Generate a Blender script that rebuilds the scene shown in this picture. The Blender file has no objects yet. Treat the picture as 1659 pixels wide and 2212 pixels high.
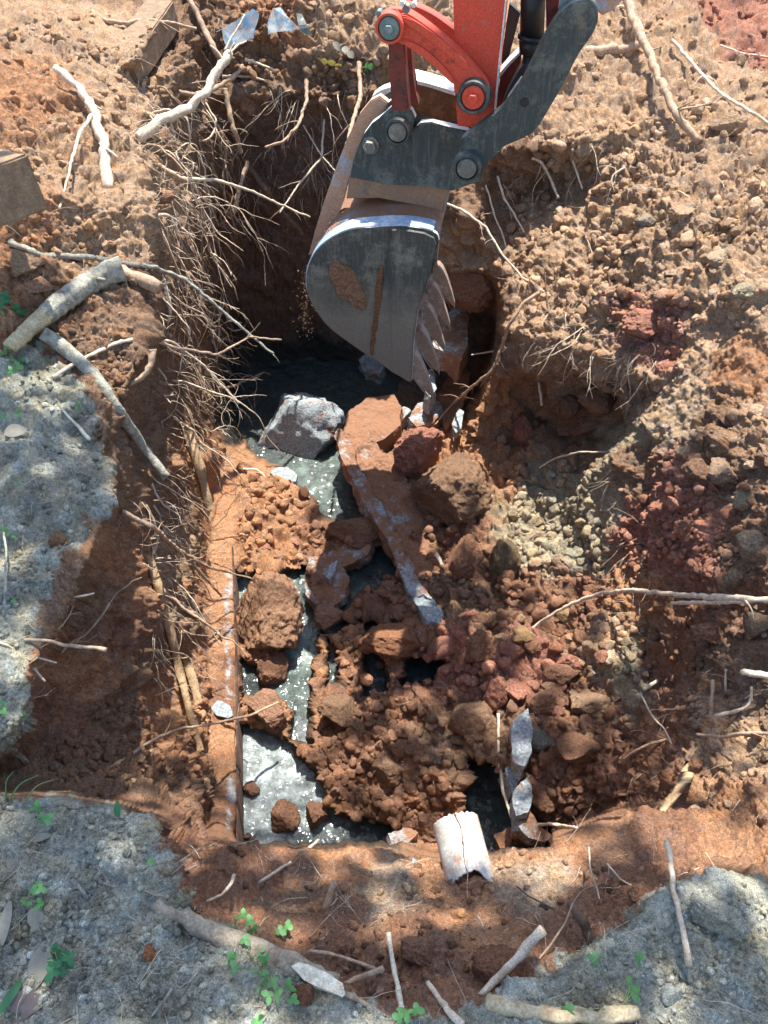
import bpy, bmesh, math, random
import numpy as np
from mathutils import Vector, Matrix, noise as mnoise

random.seed(7)
rng = np.random.default_rng(11)
SC = bpy.context.scene
COL = SC.collection
R = math.radians

# ------------------------------------------------------------------ camera
CAMH, PITCH = 1.6, R(48)
W0, H0 = 1659.0, 2212.0
FPX = (H0 / 2) / math.tan(R(33.5))
cam_d = bpy.data.cameras.new('camera')
cam = bpy.data.objects.new('camera', cam_d)
COL.objects.link(cam)
cam.location = (0, 0, CAMH)
cam.rotation_euler = (R(90) - PITCH, 0, 0)
cam_d.sensor_fit = 'VERTICAL'
cam_d.sensor_height = 36
cam_d.lens = 18 / math.tan(R(33.5))
cam_d.clip_start = 0.02
cam_d.clip_end = 1500
SC.camera = cam

# ------------------------------------------------------------------ world, sun
SUN_EL, SUN_AZ = R(67), R(9)          # azimuth from +Y towards +X
SUN = Vector((math.sin(SUN_AZ) * math.cos(SUN_EL), math.cos(SUN_AZ) * math.cos(SUN_EL), math.sin(SUN_EL)))
world = bpy.data.worlds.new('World')
SC.world = world
world.use_nodes = True
wn = world.node_tree.nodes
sky = wn.new('ShaderNodeTexSky')
sky.sky_type = 'NISHITA'
sky.sun_disc = False
sky.sun_elevation = SUN_EL
sky.sun_rotation = SUN_AZ
world.node_tree.links.new(sky.outputs[0], wn['Background'].inputs[0])
wn['Background'].inputs[1].default_value = 0.15
sl = bpy.data.lights.new('sun', 'SUN')
sl.energy = 5.0
sl.angle = R(0.5)
sl.color = (1.0, 0.955, 0.88)
so = bpy.data.objects.new('sun', sl)
COL.objects.link(so)
so.rotation_euler = SUN.to_track_quat('Z', 'Y').to_euler()
SC.view_settings.view_transform = 'Standard'
SC.view_settings.look = 'None'
SC.view_settings.gamma = 1
SC.view_settings.use_curve_mapping = False
SC.view_settings.exposure = 1.2
SC.cycles.use_denoising = True
SC.cycles.max_bounces = 6
SC.cycles.sample_clamp_indirect = 6

# ------------------------------------------------------------------ geometry of the view
CP, SP = math.cos(PITCH), math.sin(PITCH)


def ray(U, V):
    a = (U - W0 / 2) / FPX
    b = (H0 / 2 - V) / FPX
    return np.array([a, CP + b * SP, -SP + b * CP])      # depth along the axis = 1


def at_z(U, V, z):
    d = ray(U, V)
    return Vector(d * ((z - CAMH) / d[2])) + Vector((0, 0, CAMH))


def at_depth(U, V, dep):
    return Vector(ray(U, V) * dep) + Vector((0, 0, CAMH))


# ------------------------------------------------------------------ noise
_perm = rng.permutation(256).astype(np.int64)
_perm = np.concatenate([_perm, _perm])
_grad = rng.normal(size=(256, 3))
_grad /= np.linalg.norm(_grad, axis=1)[:, None]
_rnd = rng.random((256, 4))


def _h(i, j, k):
    return _perm[(_perm[(_perm[i & 255] + j) & 255] + k) & 255]


def perlin(p):
    pi = np.floor(p).astype(np.int64)
    pf = p - pi
    u = pf * pf * pf * (pf * (pf * 6 - 15) + 10)
    out = 0
    for dx in (0, 1):
        wx = u[:, 0] if dx else 1 - u[:, 0]
        for dy in (0, 1):
            wy = u[:, 1] if dy else 1 - u[:, 1]
            for dz in (0, 1):
                wz = u[:, 2] if dz else 1 - u[:, 2]
                g = _grad[_h(pi[:, 0] + dx, pi[:, 1] + dy, pi[:, 2] + dz)]
                out = out + wx * wy * wz * ((pf[:, 0] - dx) * g[:, 0] + (pf[:, 1] - dy) * g[:, 1] + (pf[:, 2] - dz) * g[:, 2])
    return out


def fbm(p, octv=4, gain=0.5):
    a, s, o = 1.0, 1.0, 0
    for i in range(octv):
        o = o + a * perlin(p * s + i * 17.3)
        a *= gain
        s *= 2.03
    return o


def billow(p, octv=3, gain=.55):
    a, s, o = 1.0, 1.0, 0
    for i in range(octv):
        o = o + a * np.abs(perlin(p * s + i * 11.7))
        a *= gain
        s *= 2.1
    return o


def domes(p, fill=0.75):
    """crumb-like bumps: every cell has a random pebble dome"""
    pi = np.floor(p).astype(np.int64)
    pf = p - pi
    best = np.zeros(len(p))
    for dx in (-1, 0, 1):
        for dy in (-1, 0, 1):
            for dz in (-1, 0, 1):
                r = _rnd[_h(pi[:, 0] + dx, pi[:, 1] + dy, pi[:, 2] + dz)]
                d2 = (pf[:, 0] - dx - r[:, 0]) ** 2 + (pf[:, 1] - dy - r[:, 1]) ** 2 + (pf[:, 2] - dz - r[:, 2]) ** 2
                rad = 0.28 + 0.5 * r[:, 3]
                h = np.clip(1 - d2 / (rad * rad), 0, 1)
                np.maximum(best, np.sqrt(h) * rad * (r[:, 3] < fill + 0.25), out=best)
    return best


# ------------------------------------------------------------------ terrain heights by break lines in plan of view
U0, U1, V0, V1 = -150, 1810, -150, 2330
LINES = [
    # far border and rear ground
    [(-150, -150, .75), (400, -150, .62), (800, -150, .55), (1300, -150, .5), (1810, -150, .45)],
    [(-150, 0, .58), (100, 0, .52), (380, 0, .42), (500, 0, .42), (850, 0, .42), (1050, 0, .35), (1250, 0, .28), (1450, 0, .27), (1810, 0, .24)],
    [(-150, -150, .75), (-150, 0, .58), (-150, 400, .36), (-150, 760, .08), (-150, 1100, .02), (-150, 1600, 0), (-150, 1690, 0)],
    [(-150, 1720, 0), (-150, 2330, 0), (1810, 2330, 0), (1810, 1930, -.02)],
    [(1810, -150, .45), (1810, 0, .24), (1810, 500, .1), (1810, 1000, -.05), (1810, 1500, -.2), (1810, 1850, -.15)],
    # upper left bank
    [(0, 200, .47), (200, 200, .4), (310, 200, .3)],
    [(0, 400, .34), (150, 420, .3), (250, 440, .24)],
    [(0, 600, .18), (150, 600, .15), (280, 610, .08)],
    [(150, 60, .50), (240, 100, .46), (282, 138, .42), (318, 86, .45), (352, 40, .47)],
    [(300, 170, .27), (318, 150, .29), (345, 108, .31), (378, 62, .34)],
    # crest of the left wall
    [(400, 0, .4), (372, 120, .32), (312, 220, .28), (292, 330, .24), (305, 450, .17), (335, 560, .08), (335, 650, .02), (300, 760, -.02), (262, 860, -.06)],
    [(370, 380, 0.0), (425, 400, -.28), (455, 500, -.55)],
    [(400, 600, -.44), (450, 600, -.71)],
    [(330, 800, -.3), (400, 800, -.75), (450, 800, -1.05), (480, 830, -1.35)],
    [(300, 1000, -.39), (370, 1000, -.69), (430, 1000, -1.04), (468, 1000, -1.33)],
    # rear left corner and rear wall
    [(440, 80, .27), (480, 200, .08), (490, 400, -.40), (490, 600, -.95), (495, 780, -1.58)],
    [(440, 80, .3), (560, 100, .25), (700, 110, .27), (850, 120, .26), (980, 120, .2)],
    [(480, 210, .08), (600, 200, .1), (700, 205, .1), (860, 210, .08)],
    [(500, 400, -.4), (600, 400, -.37), (720, 400, -.36), (860, 400, -.35), (960, 420, -.35)],
    [(500, 600, -.94), (620, 600, -.94), (720, 600, -.93), (860, 600, -.9), (960, 600, -.88)],
    [(495, 790, -1.6), (620, 785, -1.6), (740, 785, -1.6), (880, 785, -1.58), (990, 780, -1.5)],
    [(520, 900, -1.68), (700, 850, -1.68), (860, 830, -1.55), (960, 870, -1.5)],
    # lower left ledge edge + foot of its step
    [(60, 735, .04), (150, 745, .03), (205, 830, .02), (232, 900, 0), (237, 1000, 0), (228, 1100, 0), (190, 1200, 0), (130, 1320, 0), (82, 1400, 0), (60, 1500, 0), (25, 1600, 0), (-30, 1655, 0), (-150, 1690, 0)],
    [(228, 800, -.03), (262, 890, -.12), (272, 1000, -.2), (262, 1110, -.3), (226, 1215, -.36), (166, 1335, -.4), (118, 1415, -.42), (96, 1510, -.45), (62, 1615, -.5), (-10, 1672, -.5), (-150, 1708, -.45)],
    [(350, 1200, -.8), (330, 1400, -.9), (300, 1550, -.9), (250, 1650, -.85)],
    [(420, 1150, -1.2), (405, 1300, -1.2), (400, 1450, -1.2), (400, 1600, -1.18), (400, 1720, -1.15)],
    # tank rim bed
    [(480, 930, -1.41), (457, 1150, -1.41), (449, 1400, -1.405), (446, 1600, -1.40), (446, 1790, -1.39)],
    [(500, 930, -1.44), (504, 1200, -1.435), (508, 1500, -1.435), (509, 1812, -1.43)],
    [(516, 1240, -1.54), (521, 1500, -1.54), (522, 1800, -1.54)],
    # pit floor
    [(520, 960, -1.52), (560, 1040, -1.5), (620, 1110, -1.5)],
    [(700, 1180, -1.53), (660, 1240, -1.53)],
    [(850, 1080, -1.44), (900, 1200, -1.44), (960, 1300, -1.4)],
    [(800, 1300, -1.5), (760, 1400, -1.5), (800, 1550, -1.46), (740, 1650, -1.46)],
    [(900, 1500, -1.42), (900, 1650, -1.38), (850, 1740, -1.42)],
    [(530, 1340, -1.5), (540, 1500, -1.5)],
    [(1000, 1400, -1.36), (1100, 1400, -1.27), (1110, 1550, -1.27), (1200, 1650, -1.22)],
    # foot of the front rim
    [(515, 1806, -1.52), (620, 1792, -1.52), (700, 1788, -1.52), (800, 1782, -1.5), (860, 1812, -1.5), (930, 1838, -1.5), (1060, 1832, -1.5), (1190, 1795, -1.42), (1300, 1752, -1.25), (1360, 1738, -1.1), (1450, 1725, -.75)],
    # front rim crest
    [(350, 1800, -.45), (420, 1832, -.48), (510, 1832, -.45), (620, 1816, -.42), (700, 1812, -.42), (800, 1803, -.42), (850, 1835, -.42), (930, 1862, -.4), (1060, 1855, -.4), (1190, 1818, -.4), (1300, 1775, -.42), (1400, 1772, -.42), (1500, 1790, -.38), (1659, 1800, -.3)],
    # near ledge edge + foot
    [(-150, 1718, 0), (0, 1712, 0), (150, 1722, 0), (260, 1745, 0), (340, 1778, 0), (352, 1850, 0), (395, 1930, -.01), (480, 1990, -.02), (600, 2100, -.02), (800, 2185, -.02), (1050, 2185, -.02), (1200, 2125, -.03), (1380, 2010, -.03), (1490, 1935, -.02), (1659, 1900, -.02), (1810, 1880, -.02)],
    [(0, 1698, -.5), (150, 1706, -.55), (260, 1730, -.6), (356, 1762, -.6)],
    [(372, 1850, -.22), (415, 1915, -.16), (500, 1970, -.14), (620, 2075, -.1), (800, 2160, -.08), (1050, 2160, -.08), (1190, 2100, -.1), (1370, 1985, -.12), (1480, 1915, -.12), (1659, 1880, -.12)],
    [(560, 1900, -.33), (750, 1900, -.32), (1000, 1950, -.3), (1200, 1900, -.3), (1400, 1860, -.3)],
    [(650, 2000, -.2), (900, 2050, -.17), (1150, 2020, -.18)],
    # rear right: behind the arm
    [(1000, 450, -.3), (1000, 530, -.5)],
    [(975, 545, -.58), (1030, 548, -.56), (1082, 560, -.52)],
    [(975, 588, -.62), (1030, 592, -.6), (1070, 598, -.6)],
    [(965, 625, -1.05), (1030, 650, -1.15), (1062, 700, -1.2), (1048, 770, -1.35), (1030, 840, -1.42), (985, 930, -1.48)],
    # right wall lip
    [(1096, 570, -.5), (1092, 640, -.54), (1086, 720, -.62), (1074, 800, -.78), (1056, 860, -.98), (1018, 940, -1.28), (985, 1000, -1.42)],
    [(1050, 200, .1), (1200, 220, .08), (1330, 230, .1), (1500, 250, .16), (1659, 260, .16)],
    [(1060, 330, -.05), (1180, 310, .0), (1290, 300, .05)],
    [(1080, 440, -.35), (1180, 420, -.3), (1260, 390, -.2)],
    [(1200, 520, -.34), (1340, 480, -.14), (1500, 460, 0.02), (1659, 470, .07)],
    [(1150, 620, -.48), (1300, 620, -.32), (1450, 640, -.15), (1659, 640, -.0)],
    # right overhang lip and hollow below
    [(1100, 715, -.58), (1150, 720, -.54), (1230, 745, -.5), (1320, 770, -.45), (1400, 810, -.4)],
    [(1110, 850, -1.02), (1160, 900, -1.15), (1220, 950, -1.15), (1290, 945, -1.0), (1360, 880, -.72), (1410, 845, -.5)],
    [(1810, 640, .02), (1659, 710, -.05), (1500, 845, -.3), (1400, 935, -.5), (1335, 1000, -.7), (1312, 1100, -.86), (1322, 1200, -.95)],
    [(1080, 960, -1.32), (1180, 1000, -1.2), (1150, 1100, -1.27), (1240, 1200, -1.15), (1200, 1300, -1.2)],
    [(1490, 1000, -.42), (1659, 1000, -.13)],
    [(1500, 1200, -.55), (1659, 1200, -.24)],
    [(1370, 1120, -.8), (1380, 1250, -.9), (1400, 1400, -1.0), (1420, 1480, -1.02)],
    [(1490, 1380, -.68), (1659, 1400, -.34)],
    [(1300, 1450, -1.12), (1290, 1600, -1.18), (1340, 1690, -1.1)],
    [(1460, 1600, -.82), (1560, 1560, -.58), (1659, 1600, -.38)],
    [(1480, 1700, -.6), (1600, 1700, -.42)],
]
# places where the sludge shows: the earth dips under its level
SLUDGE_Z = -1.575
DIPS = [
    [(690, 1345), (745, 1330), (770, 1345), (745, 1372), (700, 1378)], [(706, 1390), (728, 1392), (726, 1470), (708, 1476)], [(770, 1330), (880, 1335), (870, 1372), (800, 1368)], [(612, 1420), (650, 1395), (655, 1450), (618, 1500), (590, 1500)],
    [(512, 830), (600, 795), (740, 790), (870, 820), (850, 850), (765, 870), (735, 930), (722, 960), (745, 1020), (792, 1130), (745, 1140), (690, 1100), (650, 1050), (612, 1000), (560, 985), (515, 920)],
    [(508, 1240), (560, 1228), (640, 1232), (655, 1290), (600, 1300), (545, 1315), (512, 1325)],
    [(650, 1225), (740, 1215), (830, 1240), (800, 1290), (740, 1320), (700, 1310), (690, 1330), (688, 1400), (672, 1470), (660, 1560), (668, 1610), (625, 1600), (635, 1540), (600, 1500), (640, 1440), (648, 1370)],
    [(514, 1568), (580, 1575), (620, 1612), (665, 1650), (700, 1700), (722, 1765), (860, 1780), (860, 1825), (514, 1825)],
    [(520, 1430), (570, 1440), (650, 1390), (650, 1440), (600, 1490), (530, 1500)],
    [(780, 1180), (840, 1190), (860, 1240), (830, 1260), (770, 1240)],
    [(790, 1390), (830, 1390), (835, 1490), (800, 1500)],
    [(870, 1420), (930, 1400), (960, 1430), (930, 1480), (870, 1480)],
    [(1010, 1640), (1060, 1620), (1110, 1700), (1190, 1790), (1190, 1830), (1020, 1845), (1000, 1790)],
]
CS = 5
NU, NV = (U1 - U0) // CS + 1, (V1 - V0) // CS + 1
fix = np.full((NV, NU), np.nan)
for ln in LINES:
    for (a, b, c), (d, e, f) in zip(ln, ln[1:]):
        n = int(max(abs(d - a), abs(e - b)) / 2) + 1
        for t in np.linspace(0, 1, n + 1):
            i = int(round((b + (e - b) * t - V0) / CS))
            j = int(round((a + (d - a) * t - U0) / CS))
            if 0 <= i < NV and 0 <= j < NU:
                fix[i, j] = c + (f - c) * t


def relax(fx, init, it):
    m = ~np.isnan(fx)
    z = init.copy()
    z[m] = fx[m]
    for _ in range(it):
        p = np.pad(z, 1, mode='edge')
        z = (p[:-2, 1:-1] + p[2:, 1:-1] + p[1:-1, :-2] + p[1:-1, 2:]) * .25
        z[m] = fx[m]
    return z


def resize(a, shp):
    y = np.linspace(0, a.shape[0] - 1, shp[0])
    x = np.linspace(0, a.shape[1] - 1, shp[1])
    y0 = np.clip(np.floor(y).astype(int), 0, a.shape[0] - 2)
    x0 = np.clip(np.floor(x).astype(int), 0, a.shape[1] - 2)
    fy, fx_ = (y - y0)[:, None], (x - x0)[None, :]
    return (a[y0][:, x0] * (1 - fy) * (1 - fx_) + a[y0][:, x0 + 1] * (1 - fy) * fx_
            + a[y0 + 1][:, x0] * fy * (1 - fx_) + a[y0 + 1][:, x0 + 1] * fy * fx_)


pyr = [fix]
while min(pyr[-1].shape) > 24:
    f = pyr[-1]
    h2, w2 = (f.shape[0] + 1) // 2, (f.shape[1] + 1) // 2
    g = np.full((h2 * 2, w2 * 2), np.nan)
    g[:f.shape[0], :f.shape[1]] = f
    g = g.reshape(h2, 2, w2, 2)
    cnt = (~np.isnan(g)).sum(axis=(1, 3))
    s = np.where(np.isnan(g), 0, g).sum(axis=(1, 3))
    pyr.append(np.where(cnt > 0, s / np.maximum(cnt, 1), np.nan))
z = np.full(pyr[-1].shape, -0.3)
for f in pyr[::-1]:
    z = relax(f, resize(z, f.shape), 160)
for _ in range(2):
    p = np.pad(z, 1, mode='edge')
    z = z * .5 + (p[:-2, 1:-1] + p[2:, 1:-1] + p[1:-1, :-2] + p[1:-1, 2:]) * .125

FS = 3
GU, GV = int((U1 - U0) / FS) + 1, int((V1 - V0) / FS) + 1
zf = resize(z, (GV, GU))
uu, vv = np.meshgrid(np.linspace(U0, U1, GU), np.linspace(V0, V1, GV))


def poly_sd(poly, x, y):
    """signed distance, positive inside"""
    d2 = np.full(x.shape, 1e12)
    ins = np.zeros(x.shape, bool)
    n = len(poly)
    for i in range(n):
        ax, ay = poly[i]
        bx, by = poly[(i + 1) % n]
        ex, ey = bx - ax, by - ay
        t = np.clip(((x - ax) * ex + (y - ay) * ey) / (ex * ex + ey * ey + 1e-9), 0, 1)
        d2 = np.minimum(d2, (x - ax - ex * t) ** 2 + (y - ay - ey * t) ** 2)
        c = ((ay > y) != (by > y)) & (x < (bx - ax) * (y - ay) / (by - ay + 1e-12) + ax)
        ins ^= c
    return np.sqrt(d2) * np.where(ins, 1, -1)


def sstep(a, b, x):
    t = np.clip((x - a) / (b - a), 0, 1)
    return t * t * (3 - 2 * t)


pw = np.stack([uu.ravel() / 40, vv.ravel() / 40, np.zeros(uu.size)], 1)
wu = (fbm(pw, 4, .6) * 26).reshape(uu.shape)
wv = (fbm(pw + 31.7, 4, .6) * 26).reshape(uu.shape)
dip = np.zeros(uu.shape)
for pl in DIPS:
    sd = poly_sd(pl, uu + wu * .45, vv + wv * .45)
    dip = np.maximum(dip, sstep(-8, 10, sd))
zf = zf * (1 - dip) + np.minimum(zf, -1.70) * dip

# unproject
a_ = (uu - W0 / 2) / FPX
b_ = (H0 / 2 - vv) / FPX
dz_ = -SP + b_ * CP
t_ = (zf - CAMH) / dz_
X = a_ * t_
Y = (CP + b_ * SP) * t_
P = np.stack([X, Y, zf], -1)

# colour / roughness seeds: (U, V, colour, clod amplitude, crumb amplitude)
C = {
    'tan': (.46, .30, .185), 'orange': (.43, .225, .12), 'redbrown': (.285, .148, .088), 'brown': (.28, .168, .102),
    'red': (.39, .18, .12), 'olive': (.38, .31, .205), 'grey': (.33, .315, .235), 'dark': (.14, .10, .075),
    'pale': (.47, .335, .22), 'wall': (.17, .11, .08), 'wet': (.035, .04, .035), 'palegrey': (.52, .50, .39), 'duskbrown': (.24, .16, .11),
}
SEEDS = [
    (100, 50, 'tan', .5, .6), (250, 150, 'tan', .3, .6), (60, 200, 'orange', .8, .8), (150, 350, 'tan', .8, 1), (250, 400, 'tan', .8, 1),
    (60, 500, 'orange', .8, 1.2), (180, 520, 'tan', .8, 1.2), (80, 620, 'orange', 1, 1.2), (250, 700, 'brown', .6, 1), (420, 50, 'brown', 1, 1),
    (450, 250, 'brown', .7, 1), (350, 450, 'tan', .7, 1), (420, 600, 'brown', .7, 1), (400, 800, 'brown', .7, 1), (330, 900, 'brown', .7, 1),
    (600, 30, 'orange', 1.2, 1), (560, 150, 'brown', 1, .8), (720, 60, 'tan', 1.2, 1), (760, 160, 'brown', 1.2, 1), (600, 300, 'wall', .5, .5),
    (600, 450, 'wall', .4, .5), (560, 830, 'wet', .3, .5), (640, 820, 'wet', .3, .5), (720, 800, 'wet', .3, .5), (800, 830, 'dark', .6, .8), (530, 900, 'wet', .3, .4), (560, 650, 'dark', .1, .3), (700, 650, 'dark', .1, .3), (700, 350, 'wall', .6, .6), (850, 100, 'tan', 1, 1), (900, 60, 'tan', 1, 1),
    (1100, 60, 'tan', .8, 1), (1250, 150, 'tan', 1, 1), (1350, 80, 'tan', 1, 1), (1500, 100, 'tan', 1, 1), (1560, 30, 'red', 1, 1), (1640, 90, 'red', 1, 1),
    (1600, 180, 'tan', .8, 1), (1250, 300, 'tan', 1, 1.3), (1400, 300, 'tan', 1, 1.3), (1550, 350, 'tan', 1, 1.3), (1120, 400, 'brown', .9, 1),
    (1050, 450, 'brown', .7, .8), (1200, 480, 'tan', 1, 1), (1400, 450, 'tan', 1.3, 1.3), (1600, 500, 'tan', 1.3, 1.3), (1250, 600, 'tan', 1, 1.2),
    (1400, 580, 'tan', 1, 1.2), (1550, 620, 'tan', 1, 1), (1650, 640, 'tan', 1, 1), (1150, 680, 'tan', 1, 1.3), (1250, 700, 'tan', 1.2, 1.3), (1400, 690, 'red', 1.2, 1.3), (1440, 760, 'red', 1, 1.3),
    (1350, 820, 'tan', 1.3, 1.3), (1500, 760, 'tan', .3, .7), (1600, 800, 'orange', .3, .7), (1480, 880, 'pale', .3, .8), (1350, 960, 'olive', .4, .9),
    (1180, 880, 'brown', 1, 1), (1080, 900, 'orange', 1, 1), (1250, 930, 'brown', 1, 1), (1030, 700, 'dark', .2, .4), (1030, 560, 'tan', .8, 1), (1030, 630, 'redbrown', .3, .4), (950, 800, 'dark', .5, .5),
    (1000, 950, 'orange', 1, 1), (1100, 1000, 'orange', 1.2, 1.2), (1180, 1060, 'olive', 1, 1.5), (1160, 1150, 'olive', 1, 1.6), (1230, 1100, 'olive', .8, 1.4), (1240, 1190, 'olive', .8, 1.2),
    (1310, 1080, 'olive', .3, .8), (1380, 1000, 'brown', 1, 1.2), (1560, 900, 'brown', 1.2, 1.3), (1640, 900, 'tan', 1, 1), (1620, 1000, 'brown', 1.2, 1.3),
    (1450, 1070, 'red', 1, 1.4), (1400, 1150, 'red', 1, 1.4), (1520, 1140, 'red', .9, 1.3), (1500, 1210, 'red', .6, 1.1), (1600, 1180, 'brown', 1, 1),
    (1640, 1300, 'redbrown', .8, 1.2), (1500, 1300, 'redbrown', .7, 1.2), (1380, 1280, 'orange', .8, 1.2), (1250, 1280, 'redbrown', 1, 1.4), (1300, 1380, 'tan', 1, 1.4),
    (1200, 1350, 'redbrown', 1, 1.4), (1150, 1420, 'red', 1, 1.4), (1100, 1300, 'redbrown', .9, 1.3), (1350, 1450, 'olive', .8, 1.1), (1430, 1440, 'redbrown', .3, .6), (1550, 1450, 'brown', .5, .9), (1640, 1480, 'duskbrown', .5, .9),
    (1250, 1500, 'redbrown', 1.2, 1.4), (1300, 1600, 'redbrown', 1, 1.2), (1450, 1560, 'redbrown', .6, 1), (1400, 1650, 'redbrown', .5, 1), (1550, 1600, 'tan', 1, 1), (1620, 1650, 'tan', 1.2, 1.2), (1600, 1750, 'orange', 1, 1.2),
    (1450, 1750, 'redbrown', .8, 1.2), (560, 1000, 'orange', .2, .5), (560, 1100, 'orange', .7, 1), (600, 1180, 'orange', 1, 1.3), (480, 1100, 'orange', .2, .5),
    (700, 1180, 'redbrown', 1, 1.2), (800, 950, 'brown', .6, .8), (850, 1100, 'brown', .8, 1), (900, 1200, 'redbrown', .8, 1.2), (1000, 1200, 'redbrown', .9, 1.3), (1000, 1300, 'brown', .9, 1.3),
    (830, 1300, 'redbrown', .9, 1.3), (730, 1400, 'orange', 1, 1.3), (760, 1480, 'redbrown', 1, 1.3), (900, 1350, 'redbrown', .6, 1), (980, 1420, 'red', 1, 1.3), (850, 1550, 'redbrown', 1.2, 1.4), (950, 1600, 'brown', 1.2, 1.3),
    (750, 1650, 'redbrown', 1, 1.3), (900, 1750, 'redbrown', 1, 1.3), (1050, 1600, 'brown', .9, 1.2), (560, 1550, 'orange', 1, 1.2), (1180, 1700, 'redbrown', 1.2, 1.4), (1250, 1720, 'redbrown', 1.2, 1.4), (540, 1350, 'orange', .7, 1),
    (475, 1250, 'orange', .3, .9), (475, 1400, 'orange', .3, .9), (475, 1500, 'redbrown', .4, .9), (475, 1620, 'orange', .3, .9), (475, 1750, 'redbrown', .4, .9),
    (200, 1300, 'brown', .7, .6), (260, 1200, 'orange', .6, .6), (200, 1450, 'orange', .7, .6), (250, 1550, 'brown', .8, .8), (300, 1120, 'brown', .7, .7), (260, 1380, 'redbrown', .7, .7), (130, 1580, 'redbrown', .4, .4), (330, 1300, 'orange', .9, 1), (380, 1500, 'orange', .7, .8),
    (300, 1450, 'brown', .9, 1), (330, 1650, 'brown', 1.2, 1.2), (390, 1600, 'orange', 1, 1), (360, 1200, 'tan', .8, .9), (400, 1350, 'brown', .6, .7), (380, 1100, 'brown', .6, .8), (100, 1670, 'brown', .3, .5), (430, 1000, 'orange', .6, .8), (300, 1050, 'brown', .6, .8),
    (450, 1700, 'brown', 1, 1), (400, 1850, 'redbrown', .9, 1.1), (450, 1940, 'redbrown', .9, 1.1), (600, 1870, 'redbrown', .5, .7), (750, 1850, 'orange', .4, .6), (850, 1900, 'pale', .3, .5), (900, 1880, 'orange', .3, .5),
    (1150, 1900, 'pale', .2, .4), (1000, 1960, 'orange', .2, .4), (1150, 1840, 'orange', .3, .5), (1300, 1820, 'orange', .4, .7), (700, 1980, 'redbrown', .5, .7), (900, 2050, 'redbrown', .4, .6), (1080, 2050, 'orange', .2, .5), (750, 2100, 'redbrown', .9, 1),
    (880, 2080, 'redbrown', 1, 1), (1200, 2030, 'redbrown', .5, .8), (1350, 1920, 'redbrown', .7, 1), (1000, 2140, 'redbrown', .5, .7), (1200, 2090, 'redbrown', .9, 1), (1550, 1850, 'orange', .6, .9), (1450, 1860, 'redbrown', .8, 1),
    (650, 1930, 'brown', .6, .8), (500, 1890, 'redbrown', .7, .8),
]
LEDGE_A = [(-200, 735), (0, 765), (70, 740), (140, 790), (190, 850), (222, 960), (232, 1040), (222, 1100), (180, 1160), (120, 1240), (100, 1330), (70, 1380), (70, 1440), (60, 1560), (20, 1640), (-200, 1680)]
LEDGE_B = [(-200, 1715), (0, 1712), (150, 1722), (250, 1745), (340, 1780), (345, 1850), (390, 1930), (470, 1985), (560, 2040), (640, 2110), (800, 2170), (900, 2190), (1040, 2180), (1180, 2100), (1330, 2010), (1480, 1930), (1640, 1890), (1900, 1880), (1900, 2500), (-200, 2500)]
cu, cv = uu + wu * 1.6, vv + wv * 1.6
acc = np.zeros(uu.shape + (3,))
aw = np.zeros(uu.shape)
amp_a = np.zeros(uu.shape)
amp_b = np.zeros(uu.shape)
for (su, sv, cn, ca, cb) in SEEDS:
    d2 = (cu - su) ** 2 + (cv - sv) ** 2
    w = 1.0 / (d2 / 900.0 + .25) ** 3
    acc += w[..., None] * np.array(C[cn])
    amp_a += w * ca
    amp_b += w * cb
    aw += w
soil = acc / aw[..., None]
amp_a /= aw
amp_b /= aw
w3 = (fbm(pw * 5 + 9, 4, .65) * 14).reshape(uu.shape)
sa = sstep(-4, 5, poly_sd(LEDGE_A, uu + wu * 1.2 + w3, vv + wv * 1.2 - w3))
sb = sstep(-4, 5, poly_sd(LEDGE_B, uu + wu * 1.2 + w3, vv + wv * 1.2 + w3))
led = np.maximum(sa, sb)
amp_a = amp_a * np.where(uu > 1080, .8, 1)
flat = P.reshape(-1, 3)
n1 = fbm(flat * 9, 4, .55).reshape(uu.shape)
n2 = fbm(flat * 30 + 5, 3, .6).reshape(uu.shape)
gcol = np.array(C['grey']) + (np.array(C['palegrey']) - np.array(C['grey'])) * np.clip(.5 + n1 * 1.6, 0, 1)[..., None]
soil = soil * (1 - led[..., None]) + gcol * led[..., None]
amp_a = amp_a * (1 - led) + .6 * led
amp_b = amp_b * (1 - led) + .75 * led
# wet rim round the sludge
wet = np.zeros(uu.shape)
for pl in DIPS:
    wet = np.maximum(wet, sstep(-12, 2, poly_sd(pl, uu + wu * .45, vv + wv * .45)))
soil = soil * (1 - wet[..., None] * .85) + np.array(C['wet']) * wet[..., None] * .85
WETMASK = wet
# dry-earth colour variation (real mottling of the clay)
soil = soil * (1 + .28 * n1 + .28 * n2)[..., None]
mot = fbm(flat * 22 + 40, 3).reshape(uu.shape)
soil[..., 0] *= 1 + .18 * mot
soil[..., 2] *= 1 - .25 * mot
# lime stain with ragged edges running along the tank rim
lx = np.abs(uu - 492 - wu * .35 - w3 * .25)
lime = np.clip(1.3 - lx / 5.5, 0, 1) * ((vv > 1235) & (vv < 1515) | (vv > 1660) & (vv < 1790)) * np.clip(.5 + 2.2 * n2, 0, 1)
soil = soil * (1 - lime[..., None]) + np.array((.50, .53, .56)) * lime[..., None]
soil = np.clip(soil * np.where(led > .5, 1.0, 1.07)[..., None], .012, .75)


def normals(Pg):
    du = np.gradient(Pg, axis=1)
    dv = np.gradient(Pg, axis=0)
    n = np.cross(dv, du)
    n /= np.linalg.norm(n, axis=-1)[..., None] + 1e-12
    return n


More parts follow.
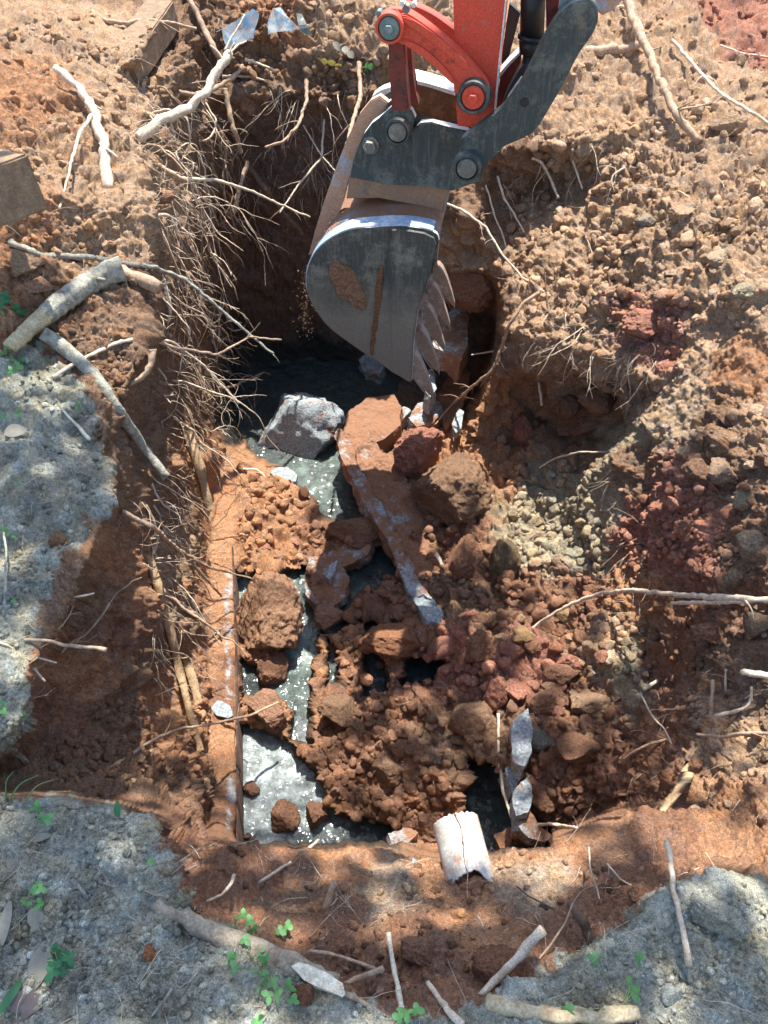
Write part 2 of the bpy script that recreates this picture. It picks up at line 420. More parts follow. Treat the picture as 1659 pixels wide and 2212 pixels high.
def boxblur(a, r):
    for ax in (0, 1):
        k = 2 * r + 1
        p = np.pad(a, [(r + 1, r) if i == ax else (0, 0) for i in range(a.ndim)], mode='edge')
        c = np.cumsum(p, axis=ax)
        a = (np.take(c, range(k, c.shape[ax]), axis=ax) - np.take(c, range(0, c.shape[ax] - k), axis=ax)) / k
    return a


N = normals(boxblur(P, 4))
near = np.clip(np.linalg.norm(P - np.array([0, 0, CAMH]), axis=-1) / 2.6, .4, 1.2)
calm = 1 - .93 * dip
stretch = np.maximum(np.linalg.norm(np.gradient(P, axis=0), axis=-1), np.linalg.norm(np.gradient(P, axis=1), axis=-1))
sf = np.maximum(np.clip(.02 / boxblur(stretch, 2), 0, 1), np.where(vv > 1650, .12, .32))
disp = (fbm(flat * 3.2 + 9, 3).reshape(uu.shape) * .07 * (.4 + amp_a)
        + fbm(flat * 14 + 3, 4, .6).reshape(uu.shape) * .026 * (.35 + amp_a)
        + (billow(flat * 8, 4, .6).reshape(uu.shape) - .25) * .060 * amp_a * np.clip(.7 + 2.0 * n1, .15, 1.6)
        + (billow(flat * 26 + 7, 3, .6).reshape(uu.shape) - .2) * .022 * amp_b * np.clip(.7 + 1.6 * n1, .2, 1.4)
        + domes(flat * 60 + 3).reshape(uu.shape) * .0055 * amp_b
        + fbm(flat * 60 + 8, 2).reshape(uu.shape) * .004 * amp_b)
edge = np.clip(np.minimum(np.minimum(uu - U0, U1 - uu), np.minimum(vv - V0, V1 - vv)) / 60, 0, 1)
rimmask = sstep(-10, 6, poly_sd([(482, 930), (505, 930), (515, 1830), (438, 1830), (445, 1400), (455, 1150)], uu, vv))
disp *= near * calm * edge * sf * (1 - .5 * rimmask)
# scratch marks of the teeth in the smooth cut faces (diagonal grooves)
for pl, ang, fr in (([(1330, 880), (1500, 760), (1660, 680), (1660, 860), (1480, 940), (1340, 1040)], -40, 95), ([(830, 1840), (1300, 1850), (1250, 2000), (700, 1960)], 8, 60), ([(510, 480), (720, 480), (720, 790), (500, 780)], 88, 40), ([(120, 1250), (300, 1150), (300, 1600), (60, 1660)], 75, 60)):
    m = sstep(-20, 30, poly_sd(pl, uu + wu, vv + wv))
    ca, sa_ = math.cos(R(ang)), math.sin(R(ang))
    q = np.stack([(uu * -sa_ + vv * ca).ravel() / 7, (uu * ca + vv * sa_).ravel() / fr, np.zeros(uu.size)], 1)
    disp += m * fbm(q, 3, .6).reshape(uu.shape) * .016
G = P + N * disp[..., None]
NG = normals(boxblur(G, 1))


def gidx(U, V):
    return int(round(min(max((V - V0) / (V1 - V0) * (GV - 1), 0), GV - 1))), int(round(min(max((U - U0) / (U1 - U0) * (GU - 1), 0), GU - 1)))


def surf(U, V):
    i, j = gidx(U, V)
    return Vector(G[i, j])


def nrm(U, V):
    i, j = gidx(U, V)
    return Vector(NG[i, j])


def depth_of(p):
    return p.y * CP + (CAMH - p.z) * SP


def soil_at(U, V):
    i, j = gidx(U, V)
    return soil[i, j]


# ------------------------------------------------------------------ materials
def mat(name):
    m = bpy.data.materials.new(name)
    m.use_nodes = True
    nt = m.node_tree
    return m, nt, nt.nodes['Principled BSDF'], lambda t: nt.nodes.new(t), nt.links.new


def add_bump(nt, bsdf, src, strength, dist, prev=None):
    b = nt.nodes.new('ShaderNodeBump')
    b.inputs['Strength'].default_value = strength
    b.inputs['Distance'].default_value = dist
    nt.links.new(src, b.inputs['Height'])
    if prev:
        nt.links.new(prev, b.inputs['Normal'])
    nt.links.new(b.outputs[0], bsdf.inputs['Normal'])
    return b.outputs[0]


def ntex(nt, scale, detail=4, rough=.6, coord=None, kind='ShaderNodeTexNoise'):
    t = nt.nodes.new(kind)
    t.inputs['Scale'].default_value = scale
    if kind == 'ShaderNodeTexNoise':
        t.inputs['Detail'].default_value = detail
        t.inputs['Roughness'].default_value = rough
    if coord:
        nt.links.new(coord, t.inputs['Vector'])
    return t


def mixcol(nt, fac, a, b, mode='MIX'):
    m = nt.nodes.new('ShaderNodeMix')
    m.data_type = 'RGBA'
    m.blend_type = mode
    for s, v in ((m.inputs[0], fac), (m.inputs[6], a), (m.inputs[7], b)):
        if hasattr(v, 'links'):
            nt.links.new(v, s)
        elif isinstance(v, (int, float)):
            s.default_value = v
        else:
            s.default_value = (*v, 1)
    return m.outputs[2]


def ramp(nt, src, stops):
    r = nt.nodes.new('ShaderNodeValToRGB')
    e = r.color_ramp.elements
    while len(e) < len(stops):
        e.new(.5)
    for k, (p, c) in zip(e, stops):
        k.position = p
        k.color = (c, c, c, 1) if isinstance(c, (int, float)) else (*c, 1)
    nt.links.new(src, r.inputs[0])
    return r.outputs[0]


def earth_material(name, source):
    m, nt, b, new, link = mat(name)
    geo = new('ShaderNodeNewGeometry').outputs['Position']
    if source == 'attr':
        a = new('ShaderNodeAttribute')
        a.attribute_name = 'soil'
        base = a.outputs['Color']
    else:
        base = new('ShaderNodeObjectInfo').outputs['Color']
    g1 = ntex(nt, 120, 5, .7, geo)
    g2 = ntex(nt, 420, 3, .6, geo)
    f1 = ramp(nt, g1.outputs[0], [(.3, .50), (.7, 1.42)])
    c = mixcol(nt, 1.0, base, f1, 'MULTIPLY')
    f2 = ramp(nt, g2.outputs[0], [(.36, .62), (.66, 1.3)])
    c = mixcol(nt, 1.0, c, f2, 'MULTIPLY')
    # pale grit
    vo = ntex(nt, 170, coord=geo, kind='ShaderNodeTexVoronoi')
    spot = ramp(nt, vo.outputs['Distance'], [(.10, 1.0), (.2, 0.0)])
    sel = ramp(nt, vo.outputs['Color'], [(.80, 0.0), (.82, .6)])
    mul = new('ShaderNodeMath')
    mul.operation = 'MULTIPLY'
    link(spot, mul.inputs[0])
    link(sel, mul.inputs[1])
    c = mixcol(nt, mul.outputs[0], c, (.55, .47, .38))
    link(c, b.inputs['Base Color'])
    b.inputs['Roughness'].default_value = .93
    b.inputs['Specular IOR Level'].default_value = .2
    h = add_bump(nt, b, g1.outputs[0], 1.0, .009)
    h = add_bump(nt, b, ntex(nt, 230, 6, .72, geo).outputs[0], 1.0, .006, h)
    add_bump(nt, b, g2.outputs[0], .8, .003, h)
    return m


M_SOIL = earth_material('soil', 'attr')
M_CLOD = earth_material('clod_earth', 'obj')


def wood_material(name, c1, c2, scale=60, rough=.8, bump=.004):
    m, nt, b, new, link = mat(name)
    tc = new('ShaderNodeNewGeometry').outputs['Position']
    n = ntex(nt, scale, 5, .65, tc)
    w = ntex(nt, scale * 5, 3, .6, tc)
    c = mixcol(nt, ramp(nt, n.outputs[0], [(.35, 0.0), (.65, 1.0)]), c1, c2)
    c = mixcol(nt, 1.0, c, ramp(nt, w.outputs[0], [(.3, .65), (.7, 1.2)]), 'MULTIPLY')
    link(c, b.inputs['Base Color'])
    b.inputs['Roughness'].default_value = rough
    b.inputs['Specular IOR Level'].default_value = .3
    add_bump(nt, b, n.outputs[0], .8, bump)
    return m


M_ROOT = wood_material('root_bark', (.50, .36, .24), (.30, .19, .12))
M_ROOTP = wood_material('pale_root', (.74, .62, .47), (.50, .37, .25))
M_ROOTD = wood_material('dark_root', (.17, .105, .065), (.10, .06, .04))
M_BARK = wood_material('grey_bark', (.40, .39, .32), (.19, .17, .13), 45, .85, .008)
M_PALEWOOD = wood_material('stripped_wood', (.60, .50, .32), (.40, .29, .16), 40)
M_WHITEWOOD = wood_material('splintered_wood', (.80, .73, .56), (.56, .47, .33), 60)
M_BOARD = wood_material('buried_board', (.62, .44, .25), (.40, .25, .13), 30)
M_BEAM = wood_material('timber_beam', (.30, .20, .12), (.20, .13, .08), 35)

M_NEARROOT = wood_material('earth_caked_bark', (.42, .35, .25), (.22, .17, .12), 30, .9, .010)
# concrete: blue grey with brown earth smears
def concrete_material(name, dirt):
    m, nt, b, new, link = mat(name)
    geo = new('ShaderNodeNewGeometry')
    pos = geo.outputs['Position']
    n = ntex(nt, 7, 9, .78, pos)
    g = ntex(nt, 90, 5, .7, pos)
    v = ntex(nt, 130, coord=pos, kind='ShaderNodeTexVoronoi')
    c = mixcol(nt, ramp(nt, g.outputs[0], [(.35, 0.0), (.65, 1.0)]), (.15, .185, .20), (.42, .46, .47))
    c = mixcol(nt, ramp(nt, v.outputs['Color'], [(.72, 0.0), (.9, .7)]), c, (.62, .64, .63))
    dm = ramp(nt, n.outputs[0], [(.5 - dirt * .25, 1.0), (.62 - dirt * .12, 0.0)])
    c = mixcol(nt, dm, c, (.26, .125, .065))
    link(c, b.inputs['Base Color'])
    b.inputs['Roughness'].default_value = .72
    h = add_bump(nt, b, g.outputs[0], 1.0, .008)
    add_bump(nt, b, n.outputs[0], .6, .02, h)
    return m


M_CONC = concrete_material('wet_concrete', .1)
M_CONCD = concrete_material('muddy_concrete', .55)
for m_, p0, p1 in ((M_CONC, .38, .45), (M_CONCD, .49, .58)):
    for nd in m_.node_tree.nodes:
        if nd.type == 'VALTORGB' and nd.color_ramp.elements[0].color[0] > .9 and nd.color_ramp.elements[1].color[0] == 0:
            nd.color_ramp.elements[0].position, nd.color_ramp.elements[1].position = p0, p1
M_CONCE = concrete_material('earth_covered_concrete', -.9)
for nd in M_CONCE.node_tree.nodes:
    if nd.type == 'VALTORGB' and len(nd.color_ramp.elements) == 2 and nd.color_ramp.elements[0].color[0] > .9 and nd.color_ramp.elements[1].color[0] == 0:
        nd.color_ramp.elements[0].position, nd.color_ramp.elements[1].position = .56, .66


M_RIM = concrete_material('earth_caked_rim', .2)
for nd in M_RIM.node_tree.nodes:
    if nd.type == 'MIX' and not nd.inputs[7].links and abs(nd.inputs[7].default_value[0] - .26) < .01:
        nd.inputs[7].default_value = (.34, .205, .13, 1)
    if nd.type == 'VALTORGB' and nd.color_ramp.elements[0].color[0] > .9 and nd.color_ramp.elements[1].color[0] == 0:
        nd.color_ramp.elements[0].position, nd.color_ramp.elements[1].position = .56, .64


def mapr(nt, src, lo, hi):
    m_ = nt.nodes.new('ShaderNodeMapRange')
    m_.inputs['From Min'].default_value = lo
    m_.inputs['From Max'].default_value = hi
    m_.inputs['To Min'].default_value = .9
    m_.inputs['To Max'].default_value = 0
    nt.links.new(src, m_.inputs['Value'])
    return m_.outputs[0]


def metal_material(name, paint, worn, earth, wear, dirt, rough, metallic=0.0, scale=9, spec=.5, streak=0.0, film=None):
    m, nt, b, new, link = mat(name)
    pos = new('ShaderNodeNewGeometry').outputs['Position']
    n = ntex(nt, scale * .8, 9, .78, pos)
    n2 = ntex(nt, scale * 1.7, 9, .78, pos)
    mp = new('ShaderNodeMapping')
    mp.inputs['Rotation'].default_value = (0, R(35), 0)
    mp.inputs['Scale'].default_value = (90, 90, 7)
    link(pos, mp.inputs['Vector'])
    sc = ntex(nt, 1, 3, .7, mp.outputs[0])
    f = ntex(nt, 160, 4, .7, pos)
    c = mixcol(nt, ramp(nt, n.outputs[0], [(wear, 0.0), (wear + .1, 1.0)]), paint, worn)
    if streak:
        c = mixcol(nt, ramp(nt, sc.outputs[0], [(.54, 0.0), (.66, streak)]), c, worn)
        mp2 = new('ShaderNodeMapping')
        mp2.inputs['Rotation'].default_value = (0, R(-50), 0)
        mp2.inputs['Scale'].default_value = (120, 120, 8)
        link(pos, mp2.inputs['Vector'])
        c = mixcol(nt, ramp(nt, ntex(nt, 1, 3, .7, mp2.outputs[0]).outputs[0], [(.56, 0.0), (.68, streak)]), c, worn)
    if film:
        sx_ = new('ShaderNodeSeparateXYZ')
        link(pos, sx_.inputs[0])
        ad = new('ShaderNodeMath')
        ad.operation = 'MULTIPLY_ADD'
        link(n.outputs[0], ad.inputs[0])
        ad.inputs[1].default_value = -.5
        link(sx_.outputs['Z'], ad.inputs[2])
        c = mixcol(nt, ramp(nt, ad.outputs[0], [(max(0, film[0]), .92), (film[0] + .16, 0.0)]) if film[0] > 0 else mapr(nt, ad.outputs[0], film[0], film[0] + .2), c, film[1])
    c = mixcol(nt, ramp(nt, n2.outputs[0], [(dirt, 0.0), (dirt + .14, .92)]), c, earth)
    c = mixcol(nt, 1.0, c, ramp(nt, f.outputs[0], [(.3, .7), (.7, 1.2)]), 'MULTIPLY')
    link(c, b.inputs['Base Color'])
    rr = ramp(nt, n2.outputs[0], [(.35, rough), (.7, min(1, rough + .4))])
    link(rr, b.inputs['Roughness'])
    b.inputs['Metallic'].default_value = metallic
    b.inputs['Specular IOR Level'].default_value = spec
    add_bump(nt, b, n2.outputs[0], .5, .004)
    return m


M_RED = metal_material('red_paint', (.66, .075, .035), (.10, .03, .025), (.34, .19, .13), .58, .55, .45, scale=12)
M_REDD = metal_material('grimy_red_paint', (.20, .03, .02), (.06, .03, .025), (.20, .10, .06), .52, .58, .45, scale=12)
M_BLACK = metal_material('worn_black_steel', (.035, .05, .05), (.12, .135, .115), (.20, .155, .105), .50, .56, .40, scale=10, streak=.45)
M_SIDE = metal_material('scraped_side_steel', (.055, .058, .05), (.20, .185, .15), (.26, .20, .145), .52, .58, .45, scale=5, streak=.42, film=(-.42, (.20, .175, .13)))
M_SHELL = metal_material('earthy_bucket_steel', (.50, .29, .18), (.34, .43, .52), (.42, .23, .14), .50, .52, .5, 0, scale=7)
M_STRIP = metal_material('scraped_blue_steel', (.30, .40, .52), (.62, .68, .74), (.50, .29, .18), .48, .60, .40, 0, scale=9)
M_BASE = metal_material('earth_caked_steel', (.27, .16, .10), (.10, .11, .11), (.38, .22, .13), .55, .50, .8, 0, scale=8)
M_TOOTH = metal_material('tooth_steel', (.30, .26, .21), (.58, .55, .49), (.36, .18, .10), .55, .46, .5, 0, scale=20)
M_RUST = metal_material('rusty_steel', (.14, .06, .025), (.26, .11, .04), (.20, .11, .06), .5, .55, .8, scale=14)
M_BRIGHT = metal_material('bare_steel_and_lit_edge', (.62, .62, .58), (.80, .80, .76), (.40, .28, .18), .45, .62, .42, .2, scale=18)  # bare steel, and the painted brightness of sunlit plate edges
M_PIN = metal_material('greasy_pin_steel', (.16, .16, .14), (.30, .28, .23), (.22, .17, .12), .5, .55, .42, .2, scale=20)
M_GREYBOLT = metal_material('grey_bolt_paint', (.13, .20, .19), (.25, .30, .27), (.22, .17, .12), .5, .62, .45, scale=20)
M_CYL = metal_material('black_cylinder_paint', (.012, .015, .018), (.10, .09, .08), (.22, .15, .10), .63, .68, .28, scale=12)
M_BLUEMETAL = metal_material('blue_painted_sheet', (.09, .20, .30), (.34, .36, .33), (.34, .23, .15), .48, .48, .6, scale=12)
M_PIPE = metal_material('white_plastic_pipe', (.58, .57, .52), (.40, .39, .35), (.42, .25, .15), .46, .47, .5, scale=13)
M_MUD = earth_material('dry_mud', 'obj')

# sludge
m, nt, b, new, link = mat('sludge')
pos = new('ShaderNodeNewGeometry').outputs['Position']
n = ntex(nt, 22, 5, .65, pos)
g = ntex(nt, 75, 4, .7, pos)
at_ = new('ShaderNodeAttribute')
at_.attribute_name = 'soil'
c = at_.outputs['Color']
c = mixcol(nt, 1.0, c, ramp(nt, n.outputs[0], [(.38, .45), (.62, 1.25)]), 'MULTIPLY')
link(c, b.inputs['Base Color'])
b.inputs['Roughness'].default_value = .30
b.inputs['Specular IOR Level'].default_value = 1.0
b.inputs['Coat Weight'].default_value = .3
b.inputs['Coat Roughness'].default_value = .08
h = add_bump(nt, b, n.outputs[0], .7, .012)
add_bump(nt, b, ntex(nt, 150, 4, .75, pos).outputs[0], 1.0, .008, h)
M_SLUDGE = m


def leaf_material(name, c1, c2, rough=.5):
    m, nt, b, new, link = mat(name)
    pos = new('ShaderNodeNewGeometry').outputs['Position']
    n = ntex(nt, 60, 3, .6, pos)
    c = mixcol(nt, n.outputs[0], c1, c2)
    link(c, b.inputs['Base Color'])
    b.inputs['Roughness'].default_value = rough
    tr = new('ShaderNodeBsdfTranslucent')
    link(c, tr.inputs[0])
    mx = new('ShaderNodeMixShader')
    mx.inputs[0].default_value = .3
    link(b.outputs[0], mx.inputs[1])
    link(tr.outputs[0], mx.inputs[2])
    link(mx.outputs[0], nt.nodes['Material Output'].inputs[0])
    return m


M_GREEN = leaf_material('green_leaf', (.08, .26, .08), (.20, .42, .14))
M_GREEND = leaf_material('dark_green_leaf', (.03, .14, .06), (.05, .2, .07))
M_DRY = leaf_material('dry_leaf', (.22, .21, .165), (.42, .39, .31), .8)
M_DRYP = leaf_material('purple_leaf', (.15, .11, .11), (.26, .20, .18), .7)
M_YELLOW = leaf_material('yellow_leaf', (.42, .33, .06), (.3, .28, .1), .7)
M_STEM = leaf_material('pale_stem', (.35, .40, .16), (.28, .36, .14), .6)
M_TREELEAF = leaf_material('tree_leaf', (.05, .11, .03), (.08, .16, .04))


# ------------------------------------------------------------------ object helpers
def props(o, label=None, cat=None, group=None, kind=None):
    for k, v in (('label', label), ('category', cat), ('group', group), ('kind', kind)):
        if v:
            o[k] = v
    return o


def mesh_np(name, verts, faces, material, smooth=False, colors=None):
    """faces: (n,3) or (n,4) array"""
    verts = np.asarray(verts, dtype=np.float32)
    faces = np.asarray(faces, dtype=np.int32)
    me = bpy.data.meshes.new(name)
    me.vertices.add(len(verts))
    me.vertices.foreach_set('co', verts.ravel())
    k = faces.shape[1]
    me.loops.add(faces.size)
    me.loops.foreach_set('vertex_index', faces.ravel())
    me.polygons.add(len(faces))
    me.polygons.foreach_set('loop_start', np.arange(0, faces.size, k, dtype=np.int32))
    me.polygons.foreach_set('loop_total', np.full(len(faces), k, dtype=np.int32))
    if smooth:
        me.polygons.foreach_set('use_smooth', np.ones(len(faces), dtype=bool))
    if colors is not None:
        at = me.color_attributes.new('soil', 'FLOAT_COLOR', 'POINT')
        c4 = np.ones((len(verts), 4), dtype=np.float32)
        c4[:, :3] = colors
        at.data.foreach_set('color', c4.ravel())
    me.update(calc_edges=True)
    me.materials.append(material)
    return me


def link(name, me, parent=None, **kw):
    o = bpy.data.objects.new(name, me)
    COL.objects.link(o)
    if parent:
        o.parent = parent
        o.matrix_parent_inverse = parent.matrix_world.inverted() if parent.type != 'EMPTY' else Matrix.Translation(-Vector(parent.location))
    return props(o, **kw)


def empty(name, loc, **kw):
    o = bpy.data.objects.new(name, None)
    COL.objects.link(o)
    o.location = loc
    o.empty_display_size = .05
    return props(o, **kw)


def bm_mesh(name, bm, material, smooth=False):
    bmesh.ops.recalc_face_normals(bm, faces=bm.faces)
    me = bpy.data.meshes.new(name)
    bm.to_mesh(me)
    bm.free()
    me.materials.append(material)
    if smooth:
        for p_ in me.polygons:
            p_.use_smooth = True
    return me


# ------------------------------------------------------------------ ground
idx = np.arange(GV * GU).reshape(GV, GU)
q = np.stack([idx[:-1, :-1], idx[1:, :-1], idx[1:, 1:], idx[:-1, 1:]], -1).reshape(-1, 4)
verts = [G.reshape(-1, 3)]
cols = [soil.reshape(-1, 3)]
# surrounding land: rings from the border of the modelled patch out to the horizon
loop = np.concatenate([idx[0, :-1], idx[:-1, -1], idx[-1, :0:-1], idx[:0:-1, 0]])
bp = G.reshape(-1, 3)[loop]
bc = soil.reshape(-1, 3)[loop]
cen = np.array([0, 2.4, 0])
faces = [q]
prev = loop
base = GV * GU
L = len(loop)
for s, zb in ((1.06, 0), (1.18, .15), (1.4, .4), (1.9, .8), (3.2, 1), (7, 1), (20, 1), (90, 1)):
    r = cen + (bp - cen) * np.array([s, s, 1])
    r[:, 2] = bp[:, 2] * (1 - zb) + .05 * zb
    nz = fbm(r * 1.3, 3) * .12 * min(1, (s - 1) * 6)
    r[:, 2] += nz
    verts.append(r)
    cols.append(bc * (1 - zb * .8) + np.array((.30, .22, .14)) * zb * .8)
    cur = base + np.arange(L)
    faces.append(np.stack([prev, np.roll(prev, -1), np.roll(cur, -1), cur], -1)[:, ::-1])
    prev = cur
    base += L
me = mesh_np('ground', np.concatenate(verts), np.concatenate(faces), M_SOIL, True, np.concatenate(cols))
link('ground', me, kind='structure')

# ------------------------------------------------------------------ sludge surface
sx, sy = np.meshgrid(np.linspace(-.95, .95, 330), np.linspace(.75, 4.4, 620))
sp = np.stack([sx.ravel(), sy.ravel(), np.zeros(sx.size)], 1)
sz = SLUDGE_Z + fbm(sp * 16, 4, .6) * .008 + domes(sp * 90) * .003
sp[:, 2] = sz
si = np.arange(sx.size).reshape(sx.shape)
sd_ = (sp[:, 1] * CP + (CAMH - sp[:, 2]) * SP)
su_ = W0 / 2 + sp[:, 0] / sd_ * FPX
sv_ = H0 / 2 - (sp[:, 1] * SP + (sp[:, 2] - CAMH) * CP) / sd_ * FPX
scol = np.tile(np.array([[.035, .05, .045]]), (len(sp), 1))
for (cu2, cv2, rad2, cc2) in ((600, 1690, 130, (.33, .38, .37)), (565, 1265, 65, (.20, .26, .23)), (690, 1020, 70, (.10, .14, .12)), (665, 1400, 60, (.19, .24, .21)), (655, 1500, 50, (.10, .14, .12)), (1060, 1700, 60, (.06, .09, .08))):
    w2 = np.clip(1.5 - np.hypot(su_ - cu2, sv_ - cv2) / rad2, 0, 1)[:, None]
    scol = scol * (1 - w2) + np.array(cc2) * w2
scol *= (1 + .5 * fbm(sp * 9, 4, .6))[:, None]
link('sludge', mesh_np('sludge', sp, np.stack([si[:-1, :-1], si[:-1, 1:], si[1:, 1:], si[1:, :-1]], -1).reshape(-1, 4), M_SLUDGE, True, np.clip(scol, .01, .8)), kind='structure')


# ------------------------------------------------------------------ rock / clod shapes
def ico(sub):
    bm = bmesh.new()
    bmesh.ops.create_icosphere(bm, subdivisions=sub, radius=1)
    v = np.array([x.co[:] for x in bm.verts])
    f = np.array([[x.index for x in g.verts] for g in bm.faces])
    bm.free()
    return v, f


ICO = {s: ico(s) for s in (1, 2, 3, 4, 5, 6)}


def rock_verts(sub, seed, rough=.3, facets=9):
    r = np.random.default_rng(seed)
    v, f = ICO[sub]
    v = v.copy()
    v *= (1 + .25 * fbm(v * 1.1 + seed * 3.1, 2, .6))[:, None]
    for _ in range(facets):
        n = r.normal(size=3)
        n /= np.linalg.norm(n)
        d = r.uniform(.5, .82)
        over = v @ n - d
        v -= np.outer(np.clip(over, 0, None) * .95, n)
    if sub >= 3:
        rad = 1 + rough * .30 * fbm(v * 3.2 + seed, 4, .62)
        if sub >= 4:
            rad += rough * .10 * (domes(v * 7 + seed, .5) - .15) + rough * .28 * (billow(v * 6 + seed, 3, .6) - .3)
        if sub >= 6:
            rad += rough * .06 * domes(v * 19 + seed)
        v *= rad[:, None]
    return v * 1.12, f


CLOD_MESH = [mesh_np('clod', *rock_verts(4, 50 + k, .5, 9), M_CLOD, True) for k in range(16)]
COLOR = {k: C[k] for k in C}
COLOR.update({'stonegrey': (.33, .27, .20), 'clayred': (.39, .18, .12), 'clayorange': (.39, .215, .135), 'shade': (.2, .12, .075)})


def clod_object(name, U, V, rx, ry, col, label, group=None, sub=None, seed=None, lift=.25, rough=.4, cat='clod', tilt=0):
    p = surf(U, V)
    n = nrm(U, V)
    if p.z < SLUDGE_Z:
        p = at_z(U, V, SLUDGE_Z + .004)
        n = Vector((0, 0, 1))
    d = depth_of(p)
    px = d / FPX
    a, b_ = rx * px, ry * px
    if sub:
        vs, fs = rock_verts(min(6, sub + 1), seed or random.randrange(9999), rough, 9)
        me = mesh_np(name, vs, fs, M_CLOD, True)
    else:
        me = random.choice(CLOD_MESH)
    o = bpy.data.objects.new(name, me)
    COL.objects.link(o)
    o.location = p + n * (min(a, b_) * lift)
    o.scale = (a, (a + b_) * .5, b_)
    # z axis towards the image's up; small ones spin freely
    if sub:
        o.rotation_euler = (R(-20) + random.uniform(-.15, .15), R(tilt), random.uniform(-.2, .2))
    else:
        o.rotation_euler = (random.uniform(-.6, .3), random.uniform(-.5, .5) + R(tilt), random.uniform(-3, 3))
        o.scale = (a * random.uniform(.9, 1.1), a * random.uniform(.8, 1.1), b_ * random.uniform(.85, 1.1))
    base = np.array(COLOR[col]) if isinstance(col, str) else np.array(col)
    j = random.uniform(.88, 1.12)
    o.color = (*np.clip(base * j, 0, .8), 1)
    return props(o, label=label, cat=cat, group=group)


